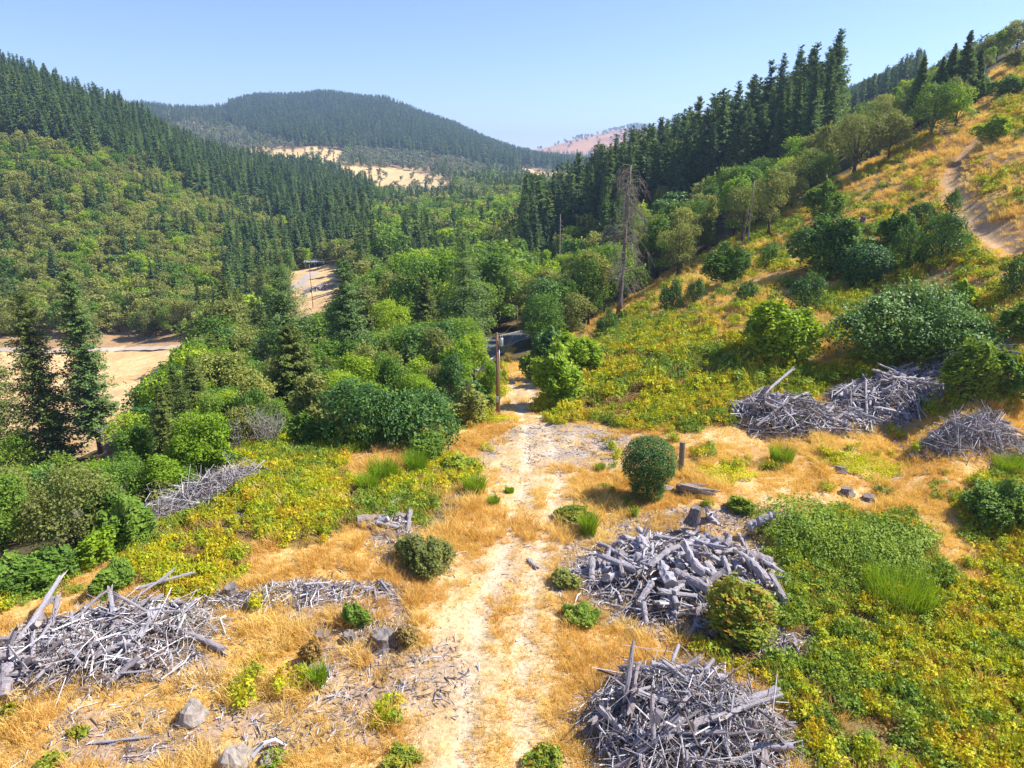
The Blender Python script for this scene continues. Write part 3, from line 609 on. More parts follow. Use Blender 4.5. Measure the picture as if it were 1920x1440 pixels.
VIS, AREA = visible_share(WOODS)
def where(zone, u, v, t):
    if zone == 'gully': return ('below the bench at the left edge' if u < 160 else 'below the bench behind the pale brush heap' if u < 330 else 'in the gully left of the dark bush' if u < 620 else 'behind the large dark bush')
    if zone == 'stand': return ('in the fir stand left of the dead snag' if u < 1150 else 'in the fir stand just right of the dead snag' if u < 1290 else 'in the middle of the fir stand' if u < 1430 else 'at the right end of the fir stand')
    if zone == 'right': return ('by the road bend under the right slope' if u < 1150 else 'below the fir stand, near the dead snag' if u < 1300 else 'below the fir stand on mid slope' if u < 1500 else 'above the hillside track at upper right')
    if zone == 'rightfar': return 'on the far ridge behind the right slope'
    if zone == 'lefthill': return ('high' if v < 330 else 'midway' if v < 430 else 'low')+' on the left hillside, '+('at the left edge' if u < 140 else 'left part' if u < 320 else 'middle part' if u < 480 else 'right part by the valley')
    if zone == 'valley': return ('along the straw field' if u < 420 else 'beside the far straw field with poles' if u < 640 else 'on the valley floor, centre left' if u < 800 else 'on the valley floor behind the pole')+(', near' if t < 170 else ', mid distance' if t < 300 else ', farther')
    return 'on the distant hill'
TONEW = {'fir': 'dark', 'green': 'mid green', 'bright': 'bright green', 'olive': 'olive green', 'dark': 'dark glossy', 'yellow': 'yellow', 'bare': 'bare grey', 'greyoak': 'grey-green'}
KIND = {'conifer': ('conifer_tree', 'conifer'), 'broadleaf': ('broadleaf_tree', 'tree'), 'oak': ('oak_tree', 'oak'), 'shrub': ('shrub', 'shrub')}
cnt = {}; chosen = set()
for i in np.argsort(-AREA):
    r = WOODS[i]; k = 'oak' if (r[3] == 'broadleaf' and r[6] == 'lefthill') else r[3]
    if VIS[i] < .22 or r[6] in ('mid', 'far') or AREA[i] < 6 or r[7] < -30 or r[7] > 1950: continue
    if cnt.get(k, 0) >= {'conifer': 265, 'broadleaf': 285, 'oak': 285, 'shrub': 200}[k]: continue
    cnt[k] = cnt.get(k, 0)+1; chosen.add(int(i))
print('chosen', cnt)
def species(r): return 'oak' if (r[3] == 'broadleaf' and r[6] == 'lefthill') else r[3]
FARB = {}
for i, r in enumerate(WOODS):
    x, y, z, ty, tone, h, zone, u, v, t = r; sp = species(r); g = np.random.default_rng(5000+i); wide = .85+.4*g.random()
    if i in chosen:
        nm, cat = KIND[sp]; size = 'tall' if h > (22 if ty == 'conifer' else 9) else 'small' if h < (15 if ty == 'conifer' else 5) else 'medium'
        lab = f"{size} {TONEW[tone]} {'fir' if ty == 'conifer' else {'oak': 'oak', 'shrub': 'shrub'}.get(sp, 'tree')} {where(zone, u, v, t)}"
        grp = f"{TONEW[tone]} {cat}s {where(zone, u, v, t)}"
        near = t < 235
        s = h/(20 if ty == 'conifer' else 10); sc = (s*wide, s*wide, s)
        if ty == 'shrub':
            if tone == 'bare': o = link('shrub', BARE[i % 2], loc=(x, y, z-.1), rot=(0, 0, g.random()*6), sc=h); tag(o, lab, cat, grp); continue
            a, b = SHRUB[tone][i % 2]; o = root(nm, (x, y, z-.1), lab, cat, grp, g.random()*6, (h*wide, h*wide, h)); link('stem', a, o); link('foliage', b, o); continue
        if near:
            a, b = (FIRS if zone == 'stand' else FIRN)[i % 3] if ty == 'conifer' else BL[tone, 'near'][i % 3]
            o = root(nm, (x, y, z-.2), lab, cat, grp, g.random()*6, sc); link('trunk', a, o); link('crown', b, o)
        else:
            me = FIRM[i % 4] if ty == 'conifer' else BL[tone, 'mid'][i % 3]
            tag(link(nm, me, loc=(x, y, z-.2), rot=(0, 0, g.random()*6), sc=sc), lab, cat, grp)
    else: FARB.setdefault((sp, t > 750), []).append((i, r, wide, g.random()*6))
for (sp, far), L in FARB.items():
    prot = []; key = {}
    def pid(tag_, me):
        if tag_ not in key: key[tag_] = len(prot); prot.append(me)
        return key[tag_]
    X = []; sc = []; rz = []; ix = []
    for i, r, wide, a in L:
        x, y, z, ty, tone, h, zone, u, v, t = r
        nr = t < 170
        if ty == 'shrub': tg, me = (tone, i % 2), (BARE[i % 2] if tone == 'bare' else SHRUB[tone][i % 2][1]); s = h
        elif ty == 'conifer': s = h/20; tg, me = (('f', i % 4), FIRF[i % 4]) if far else (('n', i % 3), FIRN[i % 3][1]) if nr else (('m', i % 4), FIRM[i % 4])
        else: s = h/10; kk = 'far' if far else 'near' if nr else 'mid'; tg, me = (tone, kk, i % 3), (BL[tone, kk][i % 3][1] if nr else BL[tone, kk][i % 3])
        X.append((x, y, z-.2)); sc.append((s*wide, s*wide, s)); rz.append(a); ix.append(pid(tg, me))
    nmm = {'conifer': 'conifer_forest', 'broadleaf': 'broadleaf_wood', 'oak': 'oak_wood', 'shrub': 'shrub_thicket'}[sp]
    scatter(nmm if not far else 'distant_'+nmm, prot, X, rz, sc, ix, ('distant ' if far else '')+{'conifer': 'dark fir forest covering the hills as one mass', 'broadleaf': 'mass of broadleaf trees filling the valley', 'oak': 'mass of olive oaks covering the left hillside', 'shrub': 'thicket of shrubs below the bench'}[sp], {'conifer': 'forest', 'broadleaf': 'forest', 'oak': 'forest', 'shrub': 'thicket'}[sp])

# ---------------------------------------------------------------- trees that stand out, each where the photo has it
def fir(u, vb, hpx, label, tone='conifer_near', rb=.16, sparse=0., seed=1, bare=0.1, w=54, size=.5, group=None, prof=.6):
    p, t, h = put(u, vb, hpx); mats = [M['bark'], M[tone]]
    a, b = conifer_mesh('fir', h, h*rb, mats, seed, w, 8, 10, size*.9, base=bare, sparse=sparse, split=True, prof=prof, nside=5, spread=.3)
    o = root('conifer_tree', (p[0], p[1], p[2]-.2), label, 'conifer', group, seed); link('trunk', a, o); link('crown', b, o)
def leafy(u, vb, hpx, label, tone, seed=1, wide=.42, n=9000, size=.24, crown0=.15, nm='broadleaf_tree', tr=.022, nl=14, limbs=7):
    p, t, h = put(u, vb, hpx); a, b = broadleaf_mesh('tree', h, h*wide, [M['bark'], M[tone]], seed, n, size, nl, split=True, crown0=crown0, tr=tr, limbs=limbs)
    o = root(nm, (p[0], p[1], p[2]-.1), label, 'tree', None, seed); link('trunk', a, o); link('crown', b, o)
fir(190, 850, 345, 'tall ragged fir with a bare dark lower trunk in front of the straw field', rb=.145, sparse=.15, seed=11, prof=.42, bare=.14, w=70, size=.6, tone='conifer')
fir(108, 880, 345, 'broad ragged olive fir next to the straw field, second from the left edge', rb=.175, sparse=.1, seed=12, prof=.42, bare=.03, w=70, size=.6)
fir(10, 865, 300, 'olive fir cut off by the left edge of the photo', rb=.2, sparse=.1, seed=13, prof=.42, bare=.05, size=.6)
fir(548, 760, 265, 'dark open-branched fir standing between the two straw fields', rb=.30, sparse=.15, seed=14, prof=.42, tone='conifer', bare=.05)
fir(660, 735, 255, 'dark irregular fir right of the far straw field', rb=.26, sparse=.15, seed=15, tone='conifer')
fir(560, 800, 195, 'dense dark fir left of the large dark bush', rb=.36, sparse=.1, seed=16, tone='conifer_near')
fir(872, 665, 225, 'large pointed fir in the middle of the valley behind the pole', rb=.34, sparse=.1, seed=17, tone='conifer')
fir(800, 660, 150, 'shaggy green fir beside the large pointed valley fir', rb=.26, seed=18, sparse=.2)
fir(1796, 205, 152, 'tallest fir on the upper right skyline', rb=.24, seed=21, prof=.85, tone='conifer', size=.6)
fir(1770, 210, 132, 'narrow fir left of the tallest one on the upper right skyline', rb=.2, seed=22, prof=.85, tone='conifer', size=.6)
fir(1752, 215, 112, 'shorter fir leftmost of the three close skyline firs', rb=.22, seed=23, prof=.85, tone='conifer', size=.6)
fir(1714, 235, 132, 'wide lone fir on the skyline below the three close ones', rb=.24, seed=24, prof=.85, tone='conifer', size=.6)
fir(1824, 190, 102, 'small fir right of the tallest skyline fir', rb=.22, seed=25, prof=.85, tone='conifer', size=.5)
fir(1508, 335, 212, 'tallest fir at the right end of the stand on the right slope', rb=.14, seed=26, prof=.85, tone='conifer', bare=.3)
fir(1480, 340, 200, 'fir with long bare trunk beside the tallest stand fir', rb=.13, seed=27, prof=.85, tone='conifer', bare=.35)
fir(1450, 345, 190, 'slender fir third from the right end of the stand', rb=.14, seed=28, prof=.85, tone='conifer', bare=.3)
leafy(1600, 330, 122, 'wide spreading olive oak with forked trunk above the golden bank', 'olive', 31, .55, 8000, .24, .28, 'oak_tree', .03, 18, 9)
leafy(1500, 372, 95, 'low branching olive oak left of the wide spreading oak', 'olive', 32, .6, 6000, .24, .22, 'oak_tree', .025)
leafy(1665, 300, 90, 'rounded olive oak right of the wide spreading oak', 'olive', 33, .5, 5000, .26, .2, 'oak_tree')
leafy(1745, 255, 105, 'bushy green tree above the hillside track', 'green', 34, .5, 5000, .26, .08)
leafy(1790, 240, 80, 'bright green tree at the top of the hillside track', 'bright', 35, .5, 4000, .24, .08)
leafy(1905, 95, 62, 'dark rounded tree at the top right corner of the hill', 'olive', 36, .5, 4000, .3, .15)
leafy(1440, 445, 130, 'yellow-green tree beside the thin dead trunk', 'olive', 37, .36, 6000, .22, .2)
leafy(1390, 455, 110, 'sparse olive tree with thin trunk on the cut bank', 'olive', 38, .4, 4000, .22, .25)
leafy(1270, 520, 105, 'small olive tree right of the dead snag', 'olive', 39, .42, 5000, .22, .12)
leafy(1055, 625, 115, 'dark olive tree beside the road bend, twisted trunk', 'olive', 40, .5, 7000, .22, .18)
leafy(1000, 640, 70, 'small olive tree over the track at the road bend', 'olive', 41, .45, 4000, .2, .12)
leafy(828, 745, 130, 'tall feathery olive tree behind the large dark bush', 'olive', 42, .33, 7000, .2, .08)
leafy(300, 860, 110, 'bright yellow-green tree below the bench behind the brush heap', 'bright', 44, .45, 7000, .2, .05)
leafy(340, 800, 100, 'yellow-green tree in the gully at the end of the straw field', 'green', 45, .45, 7000, .22, .05)
leafy(460, 790, 120, 'large rounded green tree in front of the gravel lane', 'green', 46, .5, 8000, .22, .05)
leafy(420, 740, 90, 'feathery green tree over the corner of the straw field', 'green', 47, .45, 6000, .22, .05)
leafy(40, 900, 95, 'bright green tree at the lower left edge', 'bright', 48, .5, 7000, .2, .05)
leafy(120, 960, 100, 'mid green tree left of the brush heap', 'green', 49, .5, 7000, .2, .05)
leafy(650, 690, 100, 'rounded green tree in front of the dark irregular fir', 'green', 50, .5, 7000, .22, .05)
leafy(740, 690, 130, 'bright green rounded valley tree', 'bright', 51, .42, 7000, .22, .05)
leafy(600, 810, 110, 'dark green leafy tree left of the large dark bush', 'olive', 52, .42, 7000, .2, .05)
leafy(720, 770, 130, 'olive green tree rising behind the large dark bush', 'olive', 53, .4, 7000, .2, .05)

# ---------------------------------------------------------------- bushes
def bush(u, vb, wpx, hpx, tone, label, seed, kind='dome', size=.15, group=None, depth=.85, cat='bush', nm='bush', back=.6, asp=.8, dens=1.0):
    p0, t, _ = put(u, vb); W = wpx*t/FPX/2; D = W*depth; p, t2, _ = put(u, vb, back=D*back); h = rise(p[0], p[1], p[2], vb-hpx)
    h = max(h, .25); area = 2*math.pi*(W*D+W*h*.6+D*h*.6); n = int(min(22000, dens*(3.2 if kind == 'round' else 2.2)*area/size**2)); f = {'round': 1, 'dome': .80, 'tall': 1, 'long': 1.0}[kind]
    a, b = bush_mesh('bush foliage', M[tone], seed, n, size, W*f*(1/.40*.40 if kind != 'tall' else 2.2), D*f*(1 if kind != 'tall' else 2.2), h*(1.0 if kind != 'round' else 1), 12, kind, asp)
    if kind == 'round':
        for me in (b,): pass
    # fit the foliage to the size seen
    for me in (b,):
        co = np.empty(len(me.vertices)*3, np.float32); me.vertices.foreach_get('co', co); co = co.reshape(-1, 3)
        ex = np.percentile(np.abs(co[:, 0]), 97); ey = np.percentile(np.abs(co[:, 1]), 97); ez = np.percentile(co[:, 2], 98.5); co *= np.array([W/ex, D/ey, h/ez]); me.vertices.foreach_set('co', co.ravel()); me.update()
    o = root(nm, (p[0], p[1], p[2]-.05), label, cat, group, math.atan2(-p[0], p[1])); link('stem', a, o); link('foliage', b, o); return o
BUSHES = [
 (1212,945,90,122,'dark','dense round-topped dark bush standing alone beside the wooden post',1,'round',.075),
 (745,838,225,118,'dark','largest dark glossy bush, left of the utility pole at the bench edge',2,'long',.18),
 (655,800,110,85,'dark','dark bush forming the left end of the large dark bush group',3,'dome',.22),
 (815,745,125,90,'dark','dark green bush rising behind the largest dark bush',4,'dome',.22),
 (880,800,60,75,'olive','olive and rusty bush at the right end of the largest dark bush',5,'dome',.18),
 (908,752,28,38,'dark','small dark bush between the large dark bush and the utility pole',6,'dome',.15),
 (1048,765,92,112,'bright','bright yellow-green bush right of the track',7,'dome',.20),
 (1085,715,85,85,'bright','bright yellow-green bush behind, touching the one right of the track',8,'dome',.20),
 (1040,708,85,85,'dark','dark green bush behind the bright bushes right of the track',9,'dome',.20),
 (1000,715,50,50,'bramble_green','low yellow-green bush on the track edge left of the bright bushes',10,'dome',.16),
 (1452,690,125,122,'bright','bright light-green bush with a dark shadow in the middle of the slope',11,'dome',.22),
 (1700,705,245,160,'dark','largest dark bush on the right, above the grey log heaps',12,'long',.20),
 (1558,525,130,115,'dark','large round bush on the right slope with sunlit yellow-green top',13,'dome',.24),
 (1615,545,85,85,'dark','dark round bush attached right of the sunlit-topped bush',14,'round',.20),
 (1697,512,62,92,'green','narrow green bush between two others on the right slope',15,'tall',.2),
 (1763,500,86,100,'dark','tall dark-green bush lit on its right side, near the hillside track',16,'tall',.2),
 (1723,437,48,58,'dark','small dark bush above the tall one near the hillside track',17,'tall',.18),
 (1668,470,56,70,'green','green bush left of the narrow bush on the slope',18,'dome',.2),
 (1508,588,60,74,'dark','upright dark bush on the slope below the sunlit-topped bush',19,'tall',.18),
 (1398,570,38,44,'dark','small dark round bush in the middle of the golden slope',20,'tall',.16),
 (1256,588,44,62,'dark','egg-shaped dark bush on the edge of the cut bank',21,'tall',.16),
 (1300,570,36,46,'dark','smaller egg-shaped bush right of the egg-shaped one on the bank',22,'tall',.16),
 (1360,535,78,72,'green','wide leafy bush on the bank below the thin dead trunks',23,'dome',.2),
 (1435,508,38,50,'green','small upright bush between the bank and the golden slope',24,'tall',.18),
 (1545,420,66,76,'green','green bush on the slope under the spreading oak',25,'dome',.2),
 (1137,632,40,52,'dark','small dark bush below the dead snag',26,'tall',.15),
 (1167,608,20,26,'dark','tiny dark bush just right of the dead snag base',27,'dome',.13),
 (1855,272,52,52,'bright','lone bright green bush on top of the hillside track',28,'dome',.2),
 (1905,560,56,80,'dark','dark bush cut off by the right edge, mid slope',29,'tall',.2),
 (1888,185,60,40,'green','low green bush on the grassy hilltop at right',30,'dome',.22),
 (1830,190,50,45,'green','green bush on the skyline at upper right',31,'dome',.22),
 (1905,130,40,35,'olive','small olive bush at the right edge of the hilltop',32,'dome',.22),
 (1782,405,30,48,'green','thin upright green bush beside the hillside track',33,'tall',.18),
 (1800,760,90,120,'bramble_green','tangled green and orange bush growing through the grey log heap',34,'dome',.16),
 (1890,760,80,90,'green','green bush right of the grey log heaps at the right edge',35,'dome',.18),
 (1800,590,60,60,'bright','yellow-green bush right of the largest dark bush on the right',36,'dome',.18),
 (1905,640,60,70,'green','green bush at the right edge above the log heaps',37,'dome',.18),
 (585,838,78,60,'green','rounded fresh green bush on the bench edge left of the large dark bush',38,'dome',.14),
 (345,930,52,60,'green','dark green rounded bush behind the left brush heap',39,'dome',.14),
 (410,890,72,55,'bright','bright green bush behind the top of the left brush heap',40,'dome',.14),
 (187,1062,68,66,'bright','round bright green bush at the bench edge left of the brush heap',41,'dome',.13),
 (120,1095,64,70,'green','green bush between the round bright bush and the left edge one',42,'dome',.13),
 (45,1120,110,75,'green','wide green bush at the far left edge of the bench',43,'dome',.13),
 (240,1030,90,90,'green','tall green bush touching the left brush heap',44,'dome',.14),
 (60,1010,100,90,'olive','olive green bush at the left edge above the wide green one',45,'dome',.15),
 (300,960,60,60,'olive','olive bush between the green bushes behind the brush heap',46,'dome',.15),
 (800,1078,100,66,'olive','rounded olive shrub left of the track, beside tan grass',47,'dome',.08),
 (800,868,62,52,'green','leafy shrub at the bench edge right below the large dark bush',48,'dome',.12),
 (668,1180,46,46,'green','small green shrub among wood scraps left of the track',49,'dome',.07),
 (755,1445,70,36,'mixed','yellow-orange leafy shrub at the bottom edge left of the track',50,'dome',.07),
 (1020,1445,66,38,'mixed','dry orange-green shrub at the bottom edge beside the bottom log heap',51,'dome',.07),
 (1090,1172,66,36,'bramble_green','low green shrub at the left side of the large log heap',52,'dome',.07),
 (1075,985,70,32,'mixed','low green shrub right of the track above the log heap',53,'dome',.07),
 (1380,1215,115,118,'mixed','tall green and orange bush growing against the large log heap',54,'dome',.11),
 (585,1245,40,44,'dry','small dry green shrub left of the track, lower left',55,'dome',.07),
 (765,1215,40,42,'dry','small orange-green shrub right of the charred stump',56,'dome',.07),
 (330,1180,46,30,'green','dark green plant growing out of the lower left log heap',57,'dome',.07),
 (220,1112,70,52,'green','leafy green shrub behind the lower left log heap',58,'dome',.1),
 (1060,1105,50,32,'olive','green shrub at the left toe of the large log heap',59,'dome',.07),
 (1390,965,50,34,'bramble_green','low bramble behind the large log heap',60,'dome',.1),
 (1590,1060,300,78,'bramble_green','big mound of dark green bramble right of the large log heap',61,'long',.11),
 (1450,800,80,30,'bramble_green','low bramble in front of the middle log heap, left side',62,'dome',.12),
 (1870,1000,130,90,'bramble_green','bramble mound on the right edge above the sandy patch',63,'dome',.12),
 (20,1350,36,30,'mixed','yellow-green weed at the lower left edge',64,'dome',.08),
 (150,1385,32,24,'mixed','small yellow flowering weed in the lower left grass',65,'dome',.08),
 (100,1445,66,22,'mixed','yellow weed patch at the bottom left',66,'dome',.08),
 (860,890,60,34,'bramble_green','green bramble tuft beside the left edge of the gravel',67,'dome',.1)]
for (u, vb, wp, hp, tone, lab, sd_, kd, sz) in BUSHES: bush(u, vb, wp, hp, tone, lab, 400+sd_*3, kd, sz)
for k, (u, vb, wp, hp, lab) in enumerate([(1620,893,155,34,'large flat yellow-green mat in the tan grass on the right'), (1360,900,112,20,'narrow yellow-green mat right of the round dark bush'), (932,797,64,16,'small yellow-green mat at the foot of the utility pole'), (1180,1290,0,0,'')]):
    if not wp: continue
    if k == 0: MATS = []
    p, t, _ = put(u, vb-hp/2); W = wp*t/FPX/2; D = W*.62; MATS.append((p[0], p[1], W, D)); g = np.random.default_rng(700+k); n = int(W*D*3.14*420); a = g.random(n)*6.283; r_ = np.sqrt(g.random(n))*(1+.22*np.sin(3*a+k)+.15*np.sin(7*a)); x = p[0]+np.cos(a)*r_*W; y = p[1]+np.sin(a)*r_*D
    z = H(x, y)+.10+g.random(n)*(.30*np.sqrt(np.clip(1.15-r_*r_, .05, 1)))*(.6+.8*vnoise(x*2, y*2, 9)); V, F = cards(np.c_[x-p[0], y-p[1], z-p[2]], g.normal(size=(n, 3))*.5+[0, 0, 1], .085*(.6+.8*g.random(n)), .8, g); mb = MB(); mb.add(V, F, np.repeat(np.clip(g.normal(.5, .2, n), 0, 1), 4)); tag(link('mat_plant', mb.mesh('mat plant', [M['mat']]), loc=p), lab, 'ground plant')
bidx = 0
def broom(u, vb, wp, hp, label):
    global bidx; bidx += 1; p, t, _ = put(u, vb); W = wp*t/FPX/2; p, t, _ = put(u, vb, back=W*.5); h = max(.3, rise(p[0], p[1], p[2], vb-hp))
    me = blades('broom', M['broom'], 800+bidx, int(240+500*min(W, 2)), h*.85, W*.62, .028, .45, .5); tag(link('broom_shrub', me, loc=p), label, 'broom shrub')
for a in [(1103,1008,40,40,'bright green broom shrub right of the track above the log heap'), (598,1292,40,38,'small bright green broom alone in the lower left grass'), (890,930,58,34,'green broom left of the track by the straw'), (720,905,75,40,'wide green broom clump among the left brambles'), (780,888,60,36,'green broom under the leafy shrub at the bench edge'),
          (1463,873,62,34,'green broom shrub behind the yellow mats'), (1885,893,76,34,'green broom at the right edge'), (1125,884,26,14,'tiny broom tuft on the gravel'), (955,925,26,10,'tiny green tuft left of the track'), (925,948,34,16,'small grey-green tuft beside the track'), (1680,1150,190,70,'tall wispy broom in the lower right brambles'), (690,925,60,34,'green broom in front of the wide clump')]: broom(*a)

# ---------------------------------------------------------------- logs, stumps, rocks
RNG = np.random.default_rng(21)
def log_mesh(seed, bend=.05, taper=.8, kind=0):
    """kind 0 sawn round log, 1 broken log with ragged ends, 2 split slab"""
    g = np.random.default_rng(seed); m_ = 13; zz = np.linspace(0, 1, m_); n = 14; th = np.arange(n)/n*6.2832
    P = np.c_[np.sin(zz*3+g.random()*6)*bend*6, np.cos(zz*2.3+g.random()*6)*bend*6, zz]; P -= P[0]*np.array([1, 1, 0])
    rad = np.interp(zz, [0, 1], [1, taper])*(1+.10*g.normal(size=m_)); prof = 1+.2*(g.random(n)-.5)
    if kind == 2: prof = np.where(np.sin(th) > 0, prof, prof*.35/np.maximum(.35, np.abs(np.sin(th))))
    V = np.stack([np.c_[P[k, 0]+rad[k]*prof*(1+.07*g.normal(size=n))*np.cos(th), P[k, 1]+rad[k]*prof*(1+.07*g.normal(size=n))*np.sin(th), np.full(n, P[k, 2])+(g.normal(size=n)*(.06 if k in (0, m_-1) else .0) if kind else 0)] for k in range(m_)]).reshape(-1, 3)
    i = np.arange(m_-1)[:, None]*n; j = np.arange(n)[None]; j2 = (j+1) % n; F = np.stack([i+j, i+j2, i+n+j2, i+n+j], -1).reshape(-1, 4); mi = [0]*len(F)
    V = np.concatenate([V, [P[0]+[0, 0, .03*kind]], [P[-1]-[0, 0, .03*kind]]]); q = len(V); E = []; e_ = (m_-1)*n
    for k in range(0, n, 2):
        E.append([q-2, (k+2) % n, k+1, k]); E.append([q-1, e_+k, e_+k+1, e_+(k+2) % n])
    F = np.concatenate([F, E]); mi += [1]*len(E)
    for k in range(2 if kind == 1 else 0):             # broken limb stubs
        a = g.random()*6.28; z = g.uniform(.2, .8); s0 = np.array([0, 0, z]); e0 = np.array([math.cos(a)*2.6, math.sin(a)*2.6, z+.10*g.normal()]); v2, f2 = tube([s0, e0], [.35, .2], 5, False); v2[:, 2] = z+(v2[:, 2]-z)*.3; F = np.concatenate([F, f2+len(V)]); V = np.concatenate([V, v2]); mi += [0]*len(f2)
    return mesh_np('log', V, F, [M['log'], M['logend']], np.full(len(V), .5), mi, False)
LOGM = [log_mesh(900+k, [.03, .12, .04, .2, .07][k % 5], [.85, .7, .9, .5, .8][k % 5], [0, 1, 2, 1, 0, 1][k % 6]) for k in range(14)]
def log(p, d, L, r, label, group=None, k=0):
    q = Vector(d).to_track_quat('Z', 'Y'); q = q @ Matrix.Rotation(k*1.3, 3, 'Z').to_quaternion()
    o = link('log', LOGM[k % 14], loc=p, sc=(r, r, L)); o.rotation_mode = 'QUATERNION'; o.rotation_quaternion = q; o.rotation_mode = 'XYZ'; tag(o, label, 'log', group); return o
stk_total = 0
def heap(u, v, a, b, h, nlog, nst, rl, ll, rs, ls, name, seed, rot=0, pale=False, peak=.7, brush=.3):
    """a heap: big logs as things, the tangle of sticks beneath as stuff"""
    g = np.random.default_rng(seed); c, t = P3(u, v); cr, sr = math.cos(rot), math.sin(rot)
    def spot(q):
        rr_ = np.sqrt(g.random())**(1.15)*q; an = g.random()*6.283; lx, ly = rr_*math.cos(an), rr_*math.sin(an); x, y = c[0]+lx*a*cr-ly*b*sr, c[1]+lx*a*sr+ly*b*cr
        return x, y, float(max(0, 1-rr_*rr_)**peak*h*(.75+.5*vnoise(np.array([x*.7]), np.array([y*.7]), seed)[0])), rr_
    gr = np.linspace(-1, 1, 61); ext = max(a, b)*1.35; GX, GY = np.meshgrid(c[0]+gr*ext, c[1]+gr*ext); GH = H(GX, GY)
    def Hs(x, y):
        fx = min(max((x-c[0])/ext*30+30, 0), 59.99); fy = min(max((y-c[1])/ext*30+30, 0), 59.99); ix_, iy_ = int(fx), int(fy); fx -= ix_; fy -= iy_
        return float((GH[iy_, ix_]*(1-fx)+GH[iy_, ix_+1]*fx)*(1-fy)+(GH[iy_+1, ix_]*(1-fx)+GH[iy_+1, ix_+1]*fx)*fy)
    def hgt(x, y):
        dx, dy = x-c[0], y-c[1]; lx = (dx*cr+dy*sr)/a; ly = (-dx*sr+dy*cr)/b; return Hs(x, y)+max(0, 1-lx*lx-ly*ly)**peak*h
    mb = MB()
    for k in range(nst):
        x, y, mh, q = spot(1.12); L = g.uniform(*ls)*(1.6 if g.random() < brush*.3 else 1); r = rs[0]+(rs[1]-rs[0])*g.random()**2*(.5+.5*min(1, L/ls[1])); an = g.random()*6.28; f = g.random()**.6
        sl = (hgt(x+math.cos(an)*.3, y+math.sin(an)*.3)-hgt(x, y))/.3*.75; d = np.array([math.cos(an), math.sin(an), sl+g.normal()*(.25+.25*brush)]); d /= np.linalg.norm(d)
        z0 = Hs(x, y)+mh*(.35+.65*f)+r*.5; m_ = np.array([x, y, z0]); bd = g.normal(size=3)*L*(.06+.08*brush)
        if q > .8: d[2] *= .5; L *= .8
        if g.random() < .22+.2*brush:
            s2 = m_+d*L*g.uniform(-.2, .3); e2 = s2+(d*.5+g.normal(size=3)*.45)*L*.45; V, F = tube([s2, (s2+e2)/2+g.normal(size=3)*.03, e2], [r*.6, r*.45, r*.15], 4, False); mb.add(V, F, g.random())
        V, F = tube([m_-d*L/2, m_+bd, m_+d*L/2], [r, r*.85, r*(.3+.5*g.random())], 5 if r > .035 else 4, True, .6, g); mb.add(V, F, np.clip(g.random()*1.1, 0, 1))
    o = link('slash_debris', mb.mesh('slash debris', [M['stick']])); tag(o, f'tangle of grey sticks and split wood making up {name}', 'debris', kind='stuff')
    for k in range(nlog):
        x, y, mh, q = spot(.95); L = g.uniform(*ll); r = rl[0]+(rl[1]-rl[0])*g.random()**1.8; an = g.random()*6.28
        if r > (rl[0]+rl[1])/2: L *= .75
        sl = (hgt(x+math.cos(an)*.5, y+math.sin(an)*.5)-hgt(x, y))/.5*.8
        d = np.array([math.cos(an), math.sin(an), sl+g.normal()*(.2+.12*brush)]); d /= np.linalg.norm(d); z0 = Hs(x, y)+mh*(.75+.3*g.random())+r*.3
        sz = 'thick' if r > (rl[0]+rl[1])/2 else 'slim'; le = 'long' if L > (ll[0]+ll[1])/2 else 'short'
        lx, ly = (x-c[0])/a, (y-c[1])/b; wh = 'right side' if lx > .4 else 'left side' if lx < -.4 else 'front' if ly < -.33 else 'back' if ly > .33 else 'middle'
        log(tuple(np.array([x, y, z0])-d*L/2), d, L, r, f'{le} {sz} grey log, {wh} of {name}', f'logs in {name}', k+seed)
    return c, t
heap(1290,1085, 5.2,4.3,1.2, 85,1150,(.13,.33),(.9,2.6),(.02,.08),(.25,1.4),'the large heap right of the track',31, .0, brush=.15)
heap(1150,1105, 2.6,3.2,.3, 4,600,(.06,.1),(.8,1.5),(.015,.04),(.2,1.0),'the scattered left toe of the large heap',32, 0, brush=.1)
heap(1288,1382, 3.6,3.2,1.8, 52,1900,(.05,.15),(1.4,3.8),(.012,.045),(.5,2.4),'the bottom heap at the picture edge',33, 0, brush=.9)
heap(190,1215, 4.6,2.6,1.1, 42,1700,(.06,.15),(1.4,4.0),(.012,.05),(.4,2.2),'the lower left heap',34, .25, brush=.6)
heap(30,1270, 1.8,1.4,.7, 8,260,(.10,.24),(1.2,3.0),(.02,.06),(.4,1.6),'the far-left heap end',35, .2)
heap(385,945, 3.7,1.3,1.5, 8,1500,(.04,.08),(1.5,3.2),(.010,.03),(.7,2.6),'the pale brush heap at the bench edge',36, .75, brush=1)
heap(735,985, 1.5,1.1,.35, 4,160,(.10,.2),(1.2,2.6),(.02,.05),(.3,1.2),'the left bramble log group',37, 0)
heap(745,1020, 1.5,1.6,.2, 0,260,(.1,.2),(1,2),(.015,.04),(.2,.9),'the wood scraps below the left log group',38, 0)
heap(560,1115, 5.2,.9,.25, 10,700,(.05,.11),(.5,1.5),(.015,.04),(.2,1.1),'the thin left wood scatter',39, .1)
heap(1462,795, 3.9,2.6,2.3, 26,1300,(.07,.17),(1.2,3.2),(.015,.055),(.4,2.0),'the rounded grey heap at the slope foot',40, -.1, brush=.5)
heap(1560,790, 4.2,2.4,.8, 20,900,(.08,.16),(1.0,2.6),(.02,.05),(.3,1.5),'the low middle of the right-hand heaps',41, 0)
heap(1660,745, 5.2,3.2,1.5, 46,1500,(.08,.2),(1.6,4.6),(.02,.06),(.5,2.4),'the wide right-hand heap',42, .1, brush=.3)
